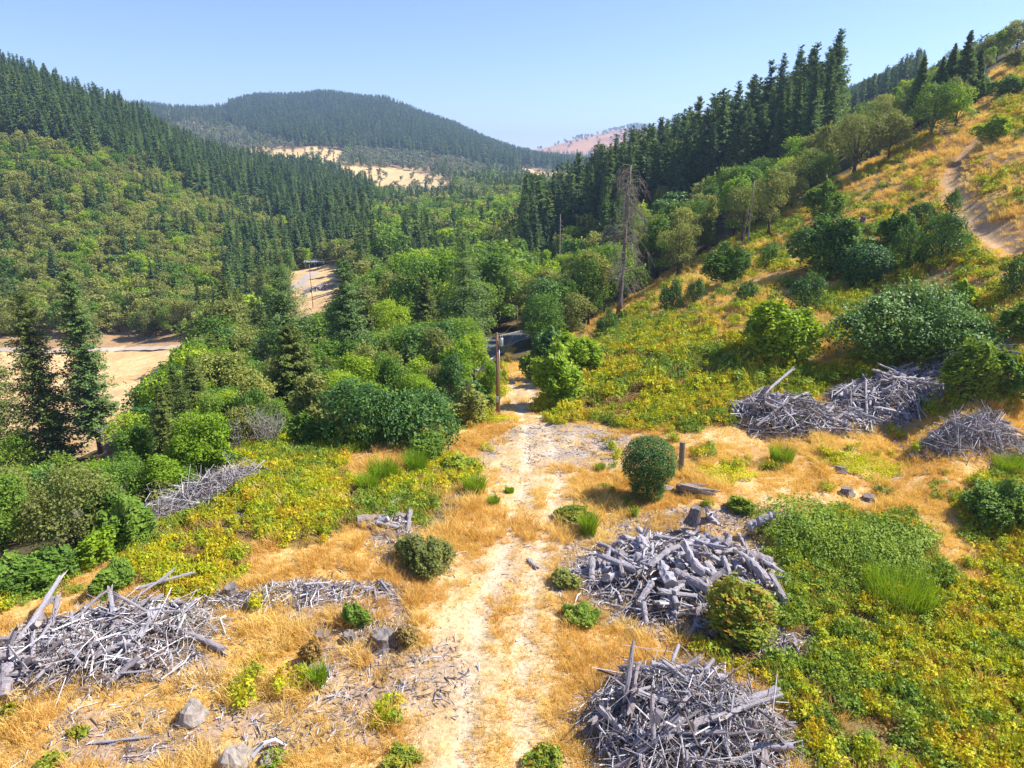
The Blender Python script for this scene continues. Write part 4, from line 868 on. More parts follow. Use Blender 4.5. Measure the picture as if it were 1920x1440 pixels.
heap(1800,690, 3.2,2.6,1.2, 16,700,(.06,.12),(1.6,4.2),(.015,.04),(.6,2.6),'the brushy upper right heap',43, 0, brush=.8)
heap(1835,820, 4.0,2.0,1.2, 16,1300,(.05,.11),(1.2,3.0),(.012,.04),(.5,2.2),'the brush heap at the right edge',44, 0, brush=.9)
heap(1130,680, .9,.8,.7, 6,60,(.12,.2),(1.0,2.2),(.03,.06),(.4,1.2),'the little heap right of the bright bushes',45, 0)
heap(1470,1215, 1.3,1.0,.25, 3,160,(.07,.12),(.6,1.4),(.015,.04),(.2,.8),'the scraps in the lower-right gap',46, 0)
heap(720,1190, 1.2,.9,.2, 1,120,(.06,.1),(.5,1.),(.015,.04),(.2,.8),'the scraps round the charred stump',47, 0)
heap(597,542, 6,2.6,1.3, 0,260,(.1,.2),(1,2),(.08,.2),(1,3.0),'the dark burn pile in the far straw field',48, 0)
def logat(u, v, lift, d, L, r, label, k=0):
    p, _ = P3(u, v); d = np.array(d, float); d /= np.linalg.norm(d); log((p[0], p[1], p[2]+lift), d, L, r, label, None, k)
def lograw(u1, v1, u2, v2, r, label, lift=0.0, lift2=None, k=0):
    p, _ = P3(u1, v1); q, _ = P3(u2, v2); p = p+np.array([0, 0, r*.7+lift]); q = q+np.array([0, 0, r*.7+(lift if lift2 is None else lift2)]); d = q-p; L = np.linalg.norm(d); log(tuple(p), d/L, L, r, label, None, k)
lograw(670,985,765,975,.27,'thick pale cut log lying in the left brambles',.1,.1,0); lograw(700,962,752,948,.15,'slim grey log just above the thick pale log in the left brambles',.1,.1,1)
lograw(992,1052,1006,1068,.16,'short dark log chunk lying alone on the track edge',0,0,2)
lograw(1265,1090,1325,1130,.24,'thick pale barkless log in the centre of the large heap',1.0,.8,3); lograw(1262,1110,1335,1152,.27,'thick grey log below the pale barkless one in the large heap',.95,.6,4)
logat(1400,1010,.75,(.97,.05,.25),1.6,.27,'short thick cut log on the top right of the large heap',4); lograw(1462,990,1500,990,.25,'thick cut log at the right end of the large heap, first of two in line',.1,.1,6); lograw(1504,990,1545,988,.22,'second of two cut logs in line at the right end of the large heap',.1,.1,7)
logat(1345,1010,.9,(.25,.55,.75),.75,.34,'upended thick round with pale cut face on top of the large heap',8); logat(1300,1000,.8,(.9,.1,.3),1.3,.22,'thick grey log under the upended round',25)
logat(1165,1370,.6,(.16,.35,.9),2.6,.09,'long pale log leaning out of the bottom heap at upper left',9); lograw(1290,1430,1445,1340,.15,'long pale log crossing the right side of the bottom heap',1.5,1.1,10); logat(1228,1450,.7,(.0,.35,.9),2.0,.10,'pale log standing nearly upright in the bottom heap',11)
lograw(1330,1440,1480,1425,.13,'pale log along the bottom right of the bottom heap',.9,.5,12)
lograw(30,1240,125,1140,.17,'long pale log leaning along the left side of the lower left heap',.5,1.2,13); lograw(70,1225,232,1240,.11,'long grey log lying level across the front of the lower left heap',.6,.7,14); lograw(218,1230,222,1140,.12,'pale barkless log lying straight up the lower left heap',.8,1.0,15)
lograw(100,1210,118,1160,.16,'broad pale split log in the left of the lower left heap',.8,1.1,16); lograw(0,1300,25,1225,.42,'very thick white weathered trunk at the left edge',.1,.3,17); lograw(255,1120,370,1095,.08,'thin curved grey branch reaching right behind the lower left heap',.4,.5,18)
lograw(1420,775,1480,742,.13,'pale curved log over the top of the rounded grey heap',1.2,2.2,19); lograw(1500,808,1545,775,.13,'pale log between the rounded heap and the wide heap',.6,.7,20)
lograw(545,1245,580,1258,.06,'thin grey stick lying in the lower left grass',0,0,21); lograw(1040,1078,1075,1068,.05,'thin white branch left of the large heap',.1,.1,22)
lograw(175,1395,290,1380,.06,'thin pale branch lying in the bottom left grass',0,0,23); lograw(1640,740,1705,712,.16,'long pale log across the wide heap',1.3,1.3,24); 

def rock_mesh(seed, n=14):
    g = np.random.default_rng(seed); th = np.linspace(0, 2*math.pi, n, endpoint=False); ph = np.linspace(.02, math.pi-.02, 9); V = []
    for f in ph:
        for a in th:
            d = np.array([math.cos(a)*math.sin(f), math.sin(a)*math.sin(f), math.cos(f)]); r = 1+.22*math.sin(d[0]*3.1+seed)+.18*math.sin(d[1]*4.3+seed*2)+.15*math.sin(d[2]*5+seed)+g.normal()*.05; V.append(d*r*np.array([1, .8, .6]))
    i = np.arange(8)[:, None]*n; j = np.arange(n)[None]; j2 = (j+1) % n; F = np.stack([i+j, i+n+j, i+n+j2, i+j2], -1).reshape(-1, 4)
    return mesh_np('rock', V, F, [M['rock']], np.full(len(V), .5), None, False)
def stump_mesh(seed, h=1.0, rough=.25, flare=.45, n=16):
    """stump: flared, splintered bark wall and a broken sawn top"""
    g = np.random.default_rng(seed); th = np.arange(n)/n*6.283; prof = 1+rough*(g.random(n)-.5)*2; V = []; zs = [0, .12, .35, .7, 1.0]
    for z in zs:
        rr_ = (1+flare*(1-z)**3*(1+.6*np.sin(th*5+seed)))*prof; top = (1+rough*.9*(g.random(n)-.5)) if z == 1 else 1
        V.append(np.c_[np.cos(th)*rr_, np.sin(th)*rr_, np.full(n, z*h)*top-(.08 if z == 0 else 0)])
    V.append(np.c_[np.cos(th)*prof*.55, np.sin(th)*prof*.55, np.full(n, h*(.93+.1*g.random()))]); V.append(np.c_[np.cos(th)*.02, np.sin(th)*.02, np.full(n, h*.9)])
    m_ = len(V); V = np.concatenate(V); i = np.arange(m_-1)[:, None]*n; j = np.arange(n)[None]; j2 = (j+1) % n; F = np.stack([i+j, i+j2, i+n+j2, i+n+j], -1).reshape(-1, 4)
    mi = np.r_[np.zeros((m_-3)*n), np.ones(2*n)]; return mesh_np('stump', V, F, [M['stump'], M['stumptop']], np.full(len(V), .5), mi)
for k, (u, v, w_, h_, lab) in enumerate([(1576,884,22,14,'dark cut stump at the front of the large yellow mat'), (1588,926,26,17,'cut stump in the tan grass, left of the low split stump'), (1629,936,28,11,'low split stump right of the cut stump in the tan grass'), (437,1115,28,28,'short dark cut stump above the thin wood scatter'),
      (722,1205,46,34,'blackened jagged stump left of the track'), (657,1200,26,22,'dark leaning stump left of the blackened stump'), (605,1195,30,14,'low grey stump left of the dark leaning one'), (1295,1000,26,40,'upright round standing in the top of the large heap'), (1450,1235,30,24,'small broken stump in the gap of the lower right brambles'), (1410,1175,24,14,'low stump remnant at the right foot of the large heap')]):
    p, t, h = put(u, v, h_); r = w_*t/FPX/2*.8; h = max(.15, h)*.62
    if k == 7: p[2] += .7; h = 1.0
    o = link('stump', stump_mesh(950+k, 1., .3 if k in (4, 5) else .12), loc=p, rot=(.05*k-.2, .1, k), sc=(r, r, h)); tag(o, lab, 'stump')
for k, (u, v, w_, h_, lab) in enumerate([(365,1352,56,40,'grey-brown boulder in the lower left grass beside pale sticks'), (448,1440,66,46,'large flat-topped boulder at the bottom edge'), (500,1440,40,20,'small rock against the large bottom boulder'), (1252,925,22,12,'small pale rock at the foot of the round bush'), (1490,1235,16,12,'pale rock in the lower right bramble gap'), (285,1100,16,12,'small grey rock on the bench edge at left')]):
    p, t, h = put(u, v-6, h_); r = w_*t/FPX/2; tag(link('rock', rock_mesh(970+k), loc=(p[0], p[1], p[2]+.05), rot=(0, 0, k), sc=(r, r, max(.2, h)*.9)), lab, 'rock')
# root plate log beside the post
p, t, h = put(1308, 925, 24); g = np.random.default_rng(5); mb = MB()
for k in range(26):
    a = np.array([g.uniform(-1.3, -.8), g.normal()*.15, .35+g.normal()*.1]); e = a+np.array([g.uniform(.5, 2.4), g.normal()*.35, -.25+g.normal()*.2]); V, F = tube([a, (a+e)/2+g.normal(size=3)*.08, e], [.16, .13, .04], 6, True, .5, g); mb.add(V, F, g.random()*.7)
tag(link('uprooted_stump', mb.mesh('uprooted stump', [M['deadbark']]), loc=p, rot=(0, 0, -.15)), 'brown rotten uprooted stump lying right of the round bush', 'stump')
# wooden post
p, t, h = put(1276, 884, 55); mb = MB(); V, F = tube([[0, 0, -.2], [.02, 0, h*.5], [0, .02, h]], [.21, .19, .185], 10, True, .25, np.random.default_rng(3)); mb.add(V, F, .3); V, F = tube([[.05, .16, 0], [.05, .17, h*.6]], [.05, .02], 5); mb.add(V, F, .8)
tag(link('wooden_post', mb.mesh('post', [M['deadbark']]), loc=p), 'weathered brown upright post beside the round dark bush', 'post')
# bent pale branch next to the bottom boulder
p, t = P3(500, 1420); mb = MB(); V, F = tube([[-.5, 0, .05], [-.2, .25, .35], [.2, .4, .4], [.6, .42, .1]], [.1, .08, .06, .03], 6, True, .3); mb.add(V, F, .9); V, F = tube([[-.2, .25, .35], [-.1, .1, .6]], [.05, .015], 5); mb.add(V, F, .9)
tag(link('branch', mb.mesh('branch', [M['stick']]), loc=p), 'bent pale branch lying against the bottom boulder', 'branch')

# ---------------------------------------------------------------- dead trees
def snag(u, vb, hpx, label, nbr, brl, seed, rb=.013, droop=.3, nm='dead_tree', twigs=3, mat='deadbark', lean=0, b0=.2, brad=.03, bmat=None):
    p, t, h = put(u, vb, hpx); g = np.random.default_rng(seed); mb = MB(); zz = np.linspace(0, 1, 9); P = np.c_[zz*lean*h, .01*h*np.sin(zz*4), zz*h]; V, F = tube(P, np.interp(zz, [0, .08, .85, 1], [h*rb*1.7, h*rb, h*rb*.5, h*rb*.25]), 9, True, .25, g); mb.add(V, F, .3)
    o = root(nm, (p[0], p[1], p[2]-.2), label, 'dead tree'); link('trunk', mb.mesh('dead trunk', [M[mat]], True), o); bb = MB()
    for k in range(nbr):
        f = b0+(1-b0)*(k+g.random())/nbr; a = g.random()*6.28; l = brl*h*(.35+.75*g.random())*(1.1-.55*f); s = np.array([lean*h*f, 0, f*h]); d = np.array([math.cos(a), math.sin(a), 0])
        m_ = s+d*l*.5+np.array([0, 0, .06*l]); e = s+d*l+np.array([0, 0, -droop*l*(.4+g.random())]); V, F = tube([s, m_, e], [brad, brad*.65, brad*.2], 4, cap=False); bb.add(V, F, g.random())
        for q in range(twigs):
            fq = .35+.6*g.random(); s2 = s+(e-s)*fq+np.array([0, 0, .05*l]); e2 = s2+d*l*.15+g.normal(size=3)*l*.13+np.array([0, 0, -l*.22*(droop/.3)]); V, F = tube([s2, (s2+e2)/2+g.normal(size=3)*.03*l, e2], [brad*.5, brad*.35, brad*.15], 3, cap=False); bb.add(V, F, g.random())
    link('branch', bb.mesh('dead branches', [M[bmat or ('greytwig' if mat == 'deadbark' else mat)]]), o); return o
snag(1161,592,285,'tall dead snag with drooping bare branches in front of the firs',110,.21,71,.015,.55,twigs=8,brad=.05,bmat='deadbark',lean=.03,b0=.25)
snag(1402,462,125,'thin bare dead trunk standing on the cut bank',14,.05,72,.013,.1,twigs=1,mat='greytwig')
snag(1392,468,90,'second thin dead trunk left of the first on the cut bank',10,.06,73,.013,.1,twigs=1,mat='greytwig',lean=.05)
snag(1048,540,140,'slim bare dead tree among the firs left of the snag',40,.09,74,.010,.3,twigs=2,mat='greytwig')
snag(335,905,95,'spindly dead sapling with yellow leaves below the bench',26,.14,75,.012,.2,twigs=2,mat='greytwig')
snag(450,850,65,'pale bare forking dead sapling right of the bright gully tree',40,.35,76,.013,-.5,twigs=4,mat='greytwig',brad=.025)
snag(205,870,70,'grey leafless shrub at the foot of the tall ragged fir',40,.35,77,.012,-.5,twigs=4,mat='greytwig',brad=.02)
snag(560,790,60,'pale bare branches left of the large dark bush',30,.45,78,.010,-.2,twigs=3,mat='greytwig',brad=.02)
for k, (u, v, hp) in enumerate([(255,920,60), (165,1000,60), (100,985,55), (215,985,55), (285,1005,45), (90,940,50)]):
    p, t, h = put(u, v, hp); o = link('bare_bush', BARE[k % 2], loc=p, rot=(0, 0, k), sc=h*1.0); tag(o, ['grey bare bush nearest the ragged fir', 'grey bare bush above the round bright bush', 'grey bare bush above the wide green bush at left', 'grey bare bush between green bushes at the bench edge', 'low grey bare bush touching the brush heap', 'grey bare bush below the broad ragged fir'][k], 'bush')
# fallen dead branches on the slope
for k, (u1, v1, u2, v2, lab) in enumerate([(1600,395,1648,380,'pale fallen trunk on the golden bank under the oak'), (1560,420,1620,385,'pale fallen branch on the golden bank'), (1460,470,1500,440,'pale fallen trunk in the cut bank'), (1340,478,1385,440,'slanting pale log on the cut bank by the dead trunks')]): lograw(u1, v1, u2, v2, .12, lab, .2, .3, 30+k)
p, t, h = put(1617, 420, 14); tag(link('stump', stump_mesh(990, 1., .2), loc=p, sc=(.35, .35, h)), 'small dark stump on the golden bank of the right slope', 'stump')

# ---------------------------------------------------------------- utility poles, wires, buildings, roads
TOPS = {}
def upole(key, u, vb, hpx, label, r=.15, arm=False, rig=False, az_=0):
    p, t, h = put(u, vb, hpx); o = root('utility_pole', p, label, 'utility pole', 'utility poles along the track and valley', az_); mb = MB(); V, F = tube([[0, 0, -.3], [0, 0, h*.5], [0, 0, h]], [r, r*.88, r*.72], 12, True); mb.add(V, F, .4); link('shaft', mb.mesh('pole shaft', [M['pole']], True), o)
    ins = [(0, 0, h+.02)]
    if arm:
        a = MB(); V, F = boxq((0, r+.03, h-.45), (2.4, .1, .12)); a.add(V, F, .5); V, F = tube([[-.7, r+.03, h-.5], [0, r, h-1.1]], [.02, .02], 5); a.add(V, F, .5); V, F = tube([[.7, r+.03, h-.5], [0, r, h-1.1]], [.02, .02], 5); a.add(V, F, .5); link('crossarm', a.mesh('crossarm', [M['pole']]), o); ins = [(-1.05, r+.03, h-.38), (0, 0, h+.02), (1.05, r+.03, h-.38)]
    for q in ins:
        a = MB(); V, F = tube([q, (q[0], q[1], q[2]+.08), (q[0], q[1], q[2]+.2)], [.03, .06, .035], 8, True); a.add(V, F); link('insulator', a.mesh('insulator', [M['ceramic']], True), o)
    if rig:
        a = MB(); V, F = tube([(.36, 0, h-1.0), (.36, 0, h-.96), (.36, 0, h-.32), (.36, 0, h-.26)], [.15, .18, .18, .13], 14, True); a.add(V, F); tr_ = link('transformer', a.mesh('transformer', [M['metal']], True), o)
        for s in (-.09, .09): a = MB(); V, F = tube([(.36+s, 0, h-.26), (.36+s, 0, h-.05)], [.045, .025], 8, True); a.add(V, F); link('bushing', a.mesh('bushing', [M['ceramic']], True), tr_)
        a = MB(); V, F = boxq((.17, 0, h-.6), (.14, .12, .5)); a.add(V, F); link('bracket', a.mesh('bracket', [M['metal']]), o)
        a = MB(); V, F = tube([(r+.05, -.02, .0), (r+.04, -.02, h*.5), (r+.02, -.02, h-1.2)], [.04]*3, 8, True); a.add(V, F); link('conduit', a.mesh('conduit', [M['metal']], True), o)
        a = MB(); V, F = boxq((0, -r-.1, 1.45), (.32, .2, .5)); a.add(V, F); V, F = tube([(0, -r-.18, 1.5), (0, -r-.29, 1.5)], [.1, .09], 12, True); a.add(V, F); link('meter_box', a.mesh('meter box', [M['metal']]), o)
    TOPS[key] = np.array([p[0], p[1], p[2]+h+.15]); return o
upole('main', 933, 776, 148, 'brown wooden pole with grey transformer beside the dirt track', .15, False, True)
upole('bend', 970, 628, 52, 'dark pole under the trees at the road bend behind the track', .13, True, False, .3)
upole('lane', 467, 630, 70, 'pole with crossarm at the corner of the gravel lane', .15, True, False, .6)
upole('field', 587, 577, 80, 'thin tall pole standing in the far straw field', .13, False, False)
upole('left', -60, 690, 80, 'pole beyond the left edge beside the gravel lane', .14, True, False, .2)
def wire(a, b, sag, label, off=(0, 0, 0), grp='overhead wires'):
    a, b = TOPS[a]+np.array(off), TOPS[b]+np.array(off); s = np.linspace(0, 1, 22)[:, None]; P = a*(1-s)+b*s; P[:, 2] -= (4*sag*s*(1-s))[:, 0]; mb = MB(); V, F = tube(P, .018, 4, False); mb.add(V, F); tag(link('overhead_wire', mb.mesh('wire', [M['wire']])), label, 'wire', grp)
wire('main', 'bend', 1.6, 'slack black wire from the transformer pole to the road bend pole'); wire('main', 'bend', 2.6, 'lower slack wire from the transformer pole to the road bend pole', (.1, 0, -.9))
wire('lane', 'field', 2.2, 'overhead wire between the crossarm pole and the far field pole'); wire('left', 'lane', 2.6, 'overhead wire along the gravel lane to the crossarm pole'); wire('left', 'lane', 3.4, 'lower wire along the gravel lane to the crossarm pole', (0, 0, -.8))
def shed(u, v, L, W, Hh, rz, label, open_=False):
    p, t, _ = put(u, v); o = root('shed', p, label, 'shed', None, rz); a = MB()
    if not open_:
        for c, s in [((0, -W/2, Hh/2), (L, .15, Hh)), ((0, W/2, Hh/2), (L, .15, Hh)), ((-L/2+.08, 0, Hh/2), (.15, W-.16, Hh)), ((L/2-.08, 0, Hh/2), (.15, W-.16, Hh))]: V, F = boxq(c, s); a.add(V, F)
        link('wall', a.mesh('wall', [M['white']]), o); a = MB(); V, F = boxq((L*.2, -W/2-.1, 1.05), (1.0, .06, 2.1)); a.add(V, F); link('door', a.mesh('door', [M['metal']]), o)
        for s in (-.28, .0): a = MB(); V, F = boxq((L*s, -W/2-.09, Hh*.6), (1.0, .05, .9)); a.add(V, F); link('window', a.mesh('window', [M['glass']]), o)
    else:
        for sx in (-1, 0, 1):
            for sy in (-1, 1): a = MB(); V, F = boxq((sx*(L/2-.2), sy*(W/2-.2), Hh/2), (.18, .18, Hh)); a.add(V, F); link('post', a.mesh('post', [M['metal']]), o)
    a = MB(); rg = Hh+W*.2; V = np.array([[-L/2-.3, -W/2-.3, Hh], [L/2+.3, -W/2-.3, Hh], [L/2+.3, 0, rg], [-L/2-.3, 0, rg], [-L/2-.3, W/2+.3, Hh], [L/2+.3, W/2+.3, Hh]]); V = np.concatenate([V, V+np.array([0, 0, .12])]); F = [[0, 3, 2, 1], [3, 4, 5, 2], [6, 7, 8, 9], [9, 8, 11, 10], [0, 1, 7, 6], [4, 10, 11, 5], [0, 6, 9, 3], [3, 9, 10, 4], [1, 2, 8, 7], [2, 5, 11, 8]]; a.add(V, np.array(F)); link('roof', a.mesh('roof', [M['roof'] if not open_ else M['white']]), o)
shed(797, 356, 9, 6, 3.2, .3, 'tiny white farm shed on the distant golden field'); shed(592, 500, 9, 4.5, 2.4, .1, 'low open-sided pale roofed shelter at the end of the far straw field', True)
def strip(name, pix, width, mat, label, dz=.05, dash=None):
    P = np.array(seg(pix)); d = np.r_[0, np.cumsum(np.hypot(*np.diff(P, axis=0).T))]; n = max(8, int(d[-1]/2.5)); s = np.linspace(0, d[-1], n); X = np.interp(s, d, P[:, 0]); Y = np.interp(s, d, P[:, 1])
    for _ in range(8): X[1:-1] = (X[:-2]+X[1:-1]*2+X[2:])/4; Y[1:-1] = (Y[:-2]+Y[1:-1]*2+Y[2:])/4
    T = np.stack([np.gradient(X), np.gradient(Y)], 1); T /= np.linalg.norm(T, axis=1)[:, None]; N = np.stack([-T[:, 1], T[:, 0]], 1); k = 7; V = []
    for q in np.linspace(-1, 1, k): V.append(np.c_[X+N[:, 0]*q*width/2, Y+N[:, 1]*q*width/2])
    V = np.stack(V, 1); Zg = H(V[..., 0], V[..., 1]); Z = np.repeat(Zg.max(axis=1)[:, None], k, 1)+dz; V = np.concatenate([V, Z[..., None]], -1).reshape(-1, 3); i = np.arange(n-1)[:, None]*k; j = np.arange(k-1)[None]; F = np.stack([i+j, i+k+j, i+k+j+1, i+j+1], -1).reshape(-1, 4)
    tag(link(name, mesh_np(name, V, F, [mat], np.full(len(V), .5))), label, kind='structure'); return X, Y, N, Z[:, 0], n
mroad = plain('asphalt', (.11, .11, .115), .75); mlane = plain('gravel lane', (.42, .34, .27), .95); mpaint = plain('road paint', (.7, .68, .6), .6)
X, Y, N, Z, n = strip('road', [(860,700),(900,672),(925,652),(945,643),(968,634),(1000,627)], 6.0, mroad, 'grey paved road curving behind the utility pole')
for q in (-2.7, 2.7):
    V = np.concatenate([np.c_[X+N[:, 0]*(q+e), Y+N[:, 1]*(q+e), Z+.004] for e in (-.08, .08)]); F = np.array([[i, i+1, n+i+1, n+i] for i in range(n-1)]); tag(link('road_markings', mesh_np('edge line', V, F, [mpaint], np.full(len(V), .5))), 'white road edge line', kind='structure')
strip('path', [(-100,664),(60,660),(200,655),(330,652),(400,640),(455,612),(510,570),(560,535),(590,512)], 5.0, mlane, 'pale gravel lane along the straw fields')

# ---------------------------------------------------------------- grass, brambles, scraps (stuff)
RNG = np.random.default_rng(33)
TUFT = [blades('tuft', M['straw'], 600+k, 50, [.17, .24, .12][k % 3], [.22, .26, .30][k % 3], .016, [.9, .6, 1.2][k % 3]) for k in range(5)]
TUFTB = [blades('big tuft', M['straw'], 620+k, 80, .42, .34, .020, .8) for k in range(3)]
def region(dens, tmin, tmax, x0=-75, x1=130, y0=12, y1=175):
    n = int((x1-x0)*(y1-y0)*dens); X = RNG.uniform(x0, x1, n); Y = RNG.uniform(y0, y1, n); u, v, t = proj(X, Y, CAMZ*0+np.zeros(n)); k = (np.abs(X)/np.maximum(Y, 1) < 1.1); X, Y = X[k], Y[k]; Z = H(X, Y); u, v, t = masks(X, Y, Z)
    k = (t > tmin) & (t <= tmax) & (u > -80) & (u < 2000) & (v < 1560); return X[k], Y[k], Z[k], u[k], v[k], t[k]
def bramble_mask(u, v): return inpoly(u, v, BR_L) | inpoly(u, v, BR_R) | inpoly(u, v, BR_R2) | inpoly(u, v, BR_S)
def trackd(X, Y): return np.minimum(polydist(X, Y, trackL), polydist(X, Y, trackR))
def grass(dens, t0, t1, sc, tag_):
    X, Y, Z, u, v, t = region(dens, t0, t1); keep = np.ones(len(X)); n1 = fbm(X, Y, 2.2, 71, 3); n2 = fbm(X, Y, 6, 73)
    keep *= .25+.75*sstep(.36, .58, n1); br = bramble_mask(u, v); keep[br] *= .30
    for P in SOIL: keep[inpoly(u, v, P)] *= .28
    keep[inpoly(u, v, GRAVEL)] *= .15; d = trackd(X, Y); keep *= np.where(t < 110, .16+.84*sstep(.2, 2.4, d+n1*1.6-.8), 1); keep[(u < 950) & (v < np.interp(u, *zip(*EDGE))-12)] *= 0
    keep[(u > 960) & (v < np.interp(u, *zip(*RLOW))-5)] = 0; keep[(u <= 960) & (v < 640)] = 0; keep[inpoly(u, v, TRAILDIRT)] *= .7; keep *= np.where(t < 150, .1+.9*sstep(.5, 1.5, polydist(X, Y, hilltrail)), 1)
    for mx_, my_, mw_, md_ in MATS: keep[((X-mx_)/mw_)**2+((Y-my_)/md_)**2 < 1.1] *= .06
    k = RNG.random(len(X)) < keep; X, Y, Z, t, n2 = X[k], Y[k], Z[k], t[k], n2[k]; n = len(X); s = sc*(.6+.6*RNG.random(n))*(.7+.7*n2)
    ix = RNG.integers(0, 5, n); big = (RNG.random(n) < .02+.22*(n2 > .60)); ix = np.where(big, 5+RNG.integers(0, 3, n), ix)
    scatter('dry_grass', TUFT+TUFTB, np.c_[X, Y, Z], RNG.random(n)*6.28, s, ix, tag_, 'grass', .12); print('grass', n)
grass(20, 17, 62, 1.0, 'golden dry grass on the bench'); grass(5, 62, 190, 1.5, 'golden dry grass on the right slope')
CL = [clump_mesh('bramble clump', M['bramble'], 640+k, 170, .50, .50, .095) for k in range(4)]
CLG = [clump_mesh('green bramble clump', M['bramble_green'], 650+k, 170, .50, .52, .10) for k in range(3)]
CLD = [clump_mesh('dry clump', M['dry'], 660+k, 110, .42, .34, .08, .6) for k in range(2)]
def brambles(dens, t0, t1, sc, lab):
    X, Y, Z, u, v, t = region(dens, t0, t1); n1 = fbm(X, Y, 3.2, 81); n2 = fbm(X, Y, 7, 83); n3 = fbm(X, Y, 1.5, 85, 2); m_ = bramble_mask(u, v); hs = inpoly(u, v, HILLSIDE) & ~inpoly(u, v, TRAILDIRT) & (polydist(X, Y, hilltrail) > 2.2) & (polydist(X, Y, cut2) > 1.5)
    golden = inpoly(u, v, [(1480,400),(1560,330),(1700,260),(1840,230),(1960,280),(1960,520),(1860,500),(1790,420),(1700,430),(1640,420),(1600,450),(1500,440)]) | inpoly(u, v, [(1150,610),(1280,530),(1500,420),(1540,560),(1400,620),(1330,655),(1170,650)])
    k = m_*(.28+.9*sstep(.36, .54, n1)) + (~m_)*hs*sstep(.34, .50, n1)*np.where(golden, .16, .66); e = np.interp(u, *zip(*EDGE)); lip = (u < 950) & (v > e-30) & (v < e+14) & (t > 25); k = np.maximum(k, lip*.5)
    k = np.maximum(k, (~m_)*(~hs)*(t < 62)*(n3 > .70)*(n1 > .5)*.22*(trackd(X, Y) > 2.5)); k[(u <= 940) & (v < e-30)] = 0; k[(t > 95) & ~hs] = 0
    for P in SOIL: k = np.where(inpoly(u, v, P), k*.05, k)
    k = RNG.random(len(X)) < k; X, Y, Z, n1, n2, u, v = X[k], Y[k], Z[k], n1[k], n2[k], u[k], v[k]; n = len(X); s = sc*(.5+.95*RNG.random(n)**1.4)
    green = (n2+RNG.normal(size=n)*.13 > .60) | (inpoly(u, v, [(1420,1180),(1400,1050),(1500,960),(1700,960),(1760,1030),(1600,1160)]) & (RNG.random(n) < .7)); ix = np.where(green, 4+RNG.integers(0, 3, n), RNG.integers(0, 4, n)); ix = np.where(RNG.random(n) < .07+.30*(n1 < .40), 7+RNG.integers(0, 2, n), ix)
    scatter('brambles', CL+CLG+CLD, np.c_[X, Y, Z], RNG.random(n)*6.28, np.c_[s, s, s*(.8+.5*RNG.random(n))], ix, lab, 'brambles', .15); print('brambles', n)
brambles(9.5, 17, 60, 1.0, 'yellow-green brambles covering the bench edges'); brambles(3.4, 60, 185, 1.7, 'low green scrub over the right slope')
# wood chips and twigs strewn on the bare soil
CHIP = []
for k in range(4):
    g = np.random.default_rng(680+k); mb = MB()
    for q in range(9):
        c = np.array([g.normal()*.25, g.normal()*.25, .02]); a = g.random()*6.28; l = .04+.22*g.random()**2; d = np.array([math.cos(a), math.sin(a), g.normal()*.15])*l; V, F = tube([c-d, c+d], [.008+.02*g.random(), .006], 4, True); mb.add(V, F, g.random())
    CHIP.append(mb.mesh('wood chips', [M['stick']]))
X, Y, Z, u, v, t = region(5, 17, 64); k = np.full(len(X), .05)
for P in SOIL: k[inpoly(u, v, P)] = .9
k[inpoly(u, v, GRAVEL)] = .25; k = RNG.random(len(X)) < k; n = int(k.sum()); scatter('wood_chips', CHIP, np.c_[X[k], Y[k], Z[k]], RNG.random(n)*6.28, .6+.9*RNG.random(n), RNG.integers(0, 4, n), 'grey wood chips and twigs strewn on bare soil', 'debris')

ms = bpy.data.materials.new("smoke"); ms.use_nodes = True; t = ms.node_tree; t.nodes.clear(); out = t.nodes.new("ShaderNodeOutputMaterial"); pv = t.nodes.new("ShaderNodeVolumePrincipled"); pv.inputs["Color"].default_value = (.9, .92, .95, 1); pv.inputs["Density"].default_value = .10; t.links.new(pv.outputs[0], out.inputs["Volume"])
p, t_ = P3(574, 556); me = rock_mesh(1001, 16); me.materials[0] = ms; tag(link('smoke', me, loc=(p[0], p[1], p[2]+4.5), sc=(2.2, 2.4, 7.5)), 'thin white smoke beside the dark burn pile', 'smoke', kind='stuff')
PEB = [rock_mesh(995+k, 6) for k in range(3)]
X, Y, Z, u, v, t = region(9, 17, 70); d = trackd(X, Y); k = RNG.random(len(X)) < np.where(d < 2.6, .35, .02)+inpoly(u, v, GRAVEL)*.5; n = int(k.sum()); scatter('pebbles', PEB, np.c_[X[k], Y[k], Z[k]], RNG.random(n)*6.28, .02+.05*RNG.random(n)**3, RNG.integers(0, 3, n), 'pebbles strewn on the dirt track and gravel', 'pebbles')
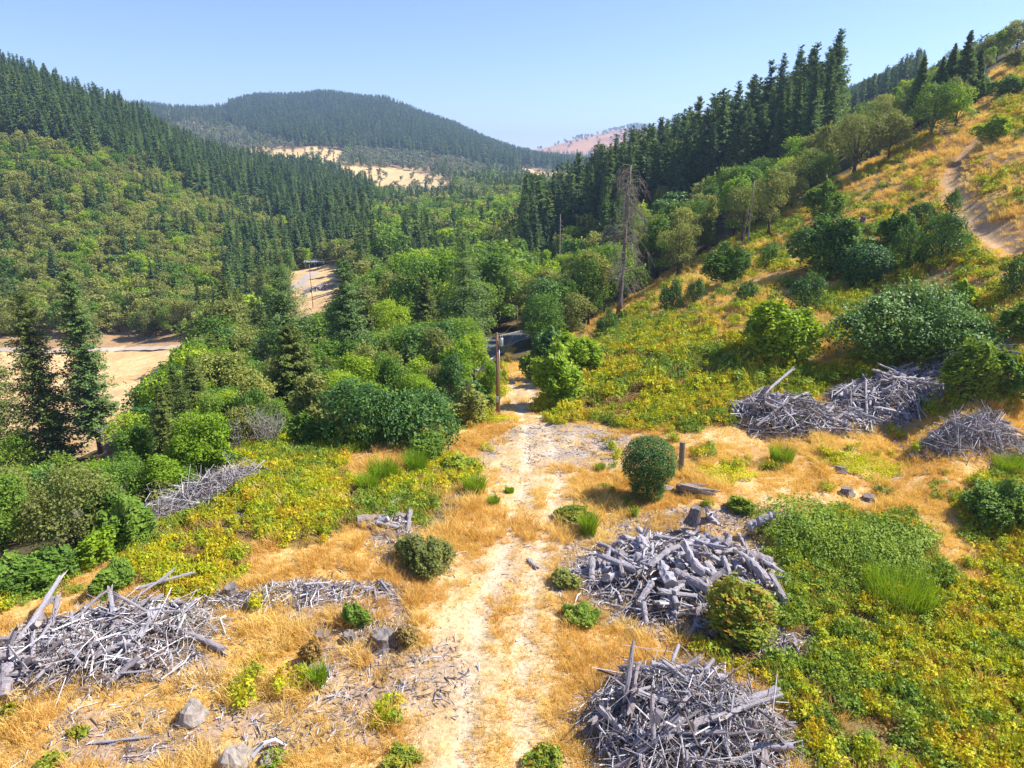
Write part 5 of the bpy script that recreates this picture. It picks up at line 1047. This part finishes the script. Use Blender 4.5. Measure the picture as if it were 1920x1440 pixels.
# ---------------------------------------------------------------- far water-blue air
mh = bpy.data.materials.new("haze"); mh.use_nodes = True; t = mh.node_tree; t.nodes.clear(); out = t.nodes.new("ShaderNodeOutputMaterial"); pv = t.nodes.new("ShaderNodeVolumePrincipled"); pv.inputs["Color"].default_value = (.50, .68, 1, 1); pv.inputs["Density"].default_value = .00019; pv.inputs["Anisotropy"].default_value = .3; t.links.new(pv.outputs[0], out.inputs["Volume"])
zmin, zmax = float(gz.min())-1.0, float(max(gz.max(), 60))+60; mb = MB(); V, F = boxq((0, 0, (zmin+zmax)/2), (12200, 12200, zmax-zmin)); mb.add(V, F); tag(link('haze', mb.mesh('haze', [mh])), 'pale blue haze in the valley air', 'haze', kind='stuff')

# ---------------------------------------------------------------- labels that single each thing out
bylab = {}
for o in COL.objects:
    if o.parent is None and 'label' in o.keys() and o.get('kind') is None: bylab.setdefault(o['label'], []).append(o)
ORD = ['leftmost', 'second-from-left', 'third-from-left', 'fourth-from-left', 'fifth-from-left', 'sixth-from-left', 'seventh-from-left', 'eighth-from-left', 'ninth-from-left']
def uv(o): a, b, c = proj(np.array([o.location.x]), np.array([o.location.y]), np.array([o.location.z])); return float(a[0]), float(b[0])
def name_row(L, lab, suf=''):
    L = sorted(L, key=lambda o: uv(o)[0])
    for k, o in enumerate(L): o['label'] = lab if len(L) == 1 and not suf else f"{lab}, {(ORD[k] if k < 9 else 'rightmost') if len(L) > 1 else ''}{suf}".replace(',  ', ', ')
for lab, L in bylab.items():
    if len(L) < 2 or len(L) > 30: continue
    if len(L) <= 5: name_row(L, lab); continue
    L = sorted(L, key=lambda o: uv(o)[1]); rows = 2 if len(L) <= 14 else 3; nm_ = [' upper-row', ' lower-row'] if rows == 2 else [' upper-row', ' middle-row', ' lower-row']
    for k in range(rows): name_row(L[k*len(L)//rows:(k+1)*len(L)//rows], lab, nm_[k])
print('long labels', [(len(o['label'].split()), o['label']) for o in COL.objects if 'label' in o.keys() and len(o['label'].split()) > 16][:10])
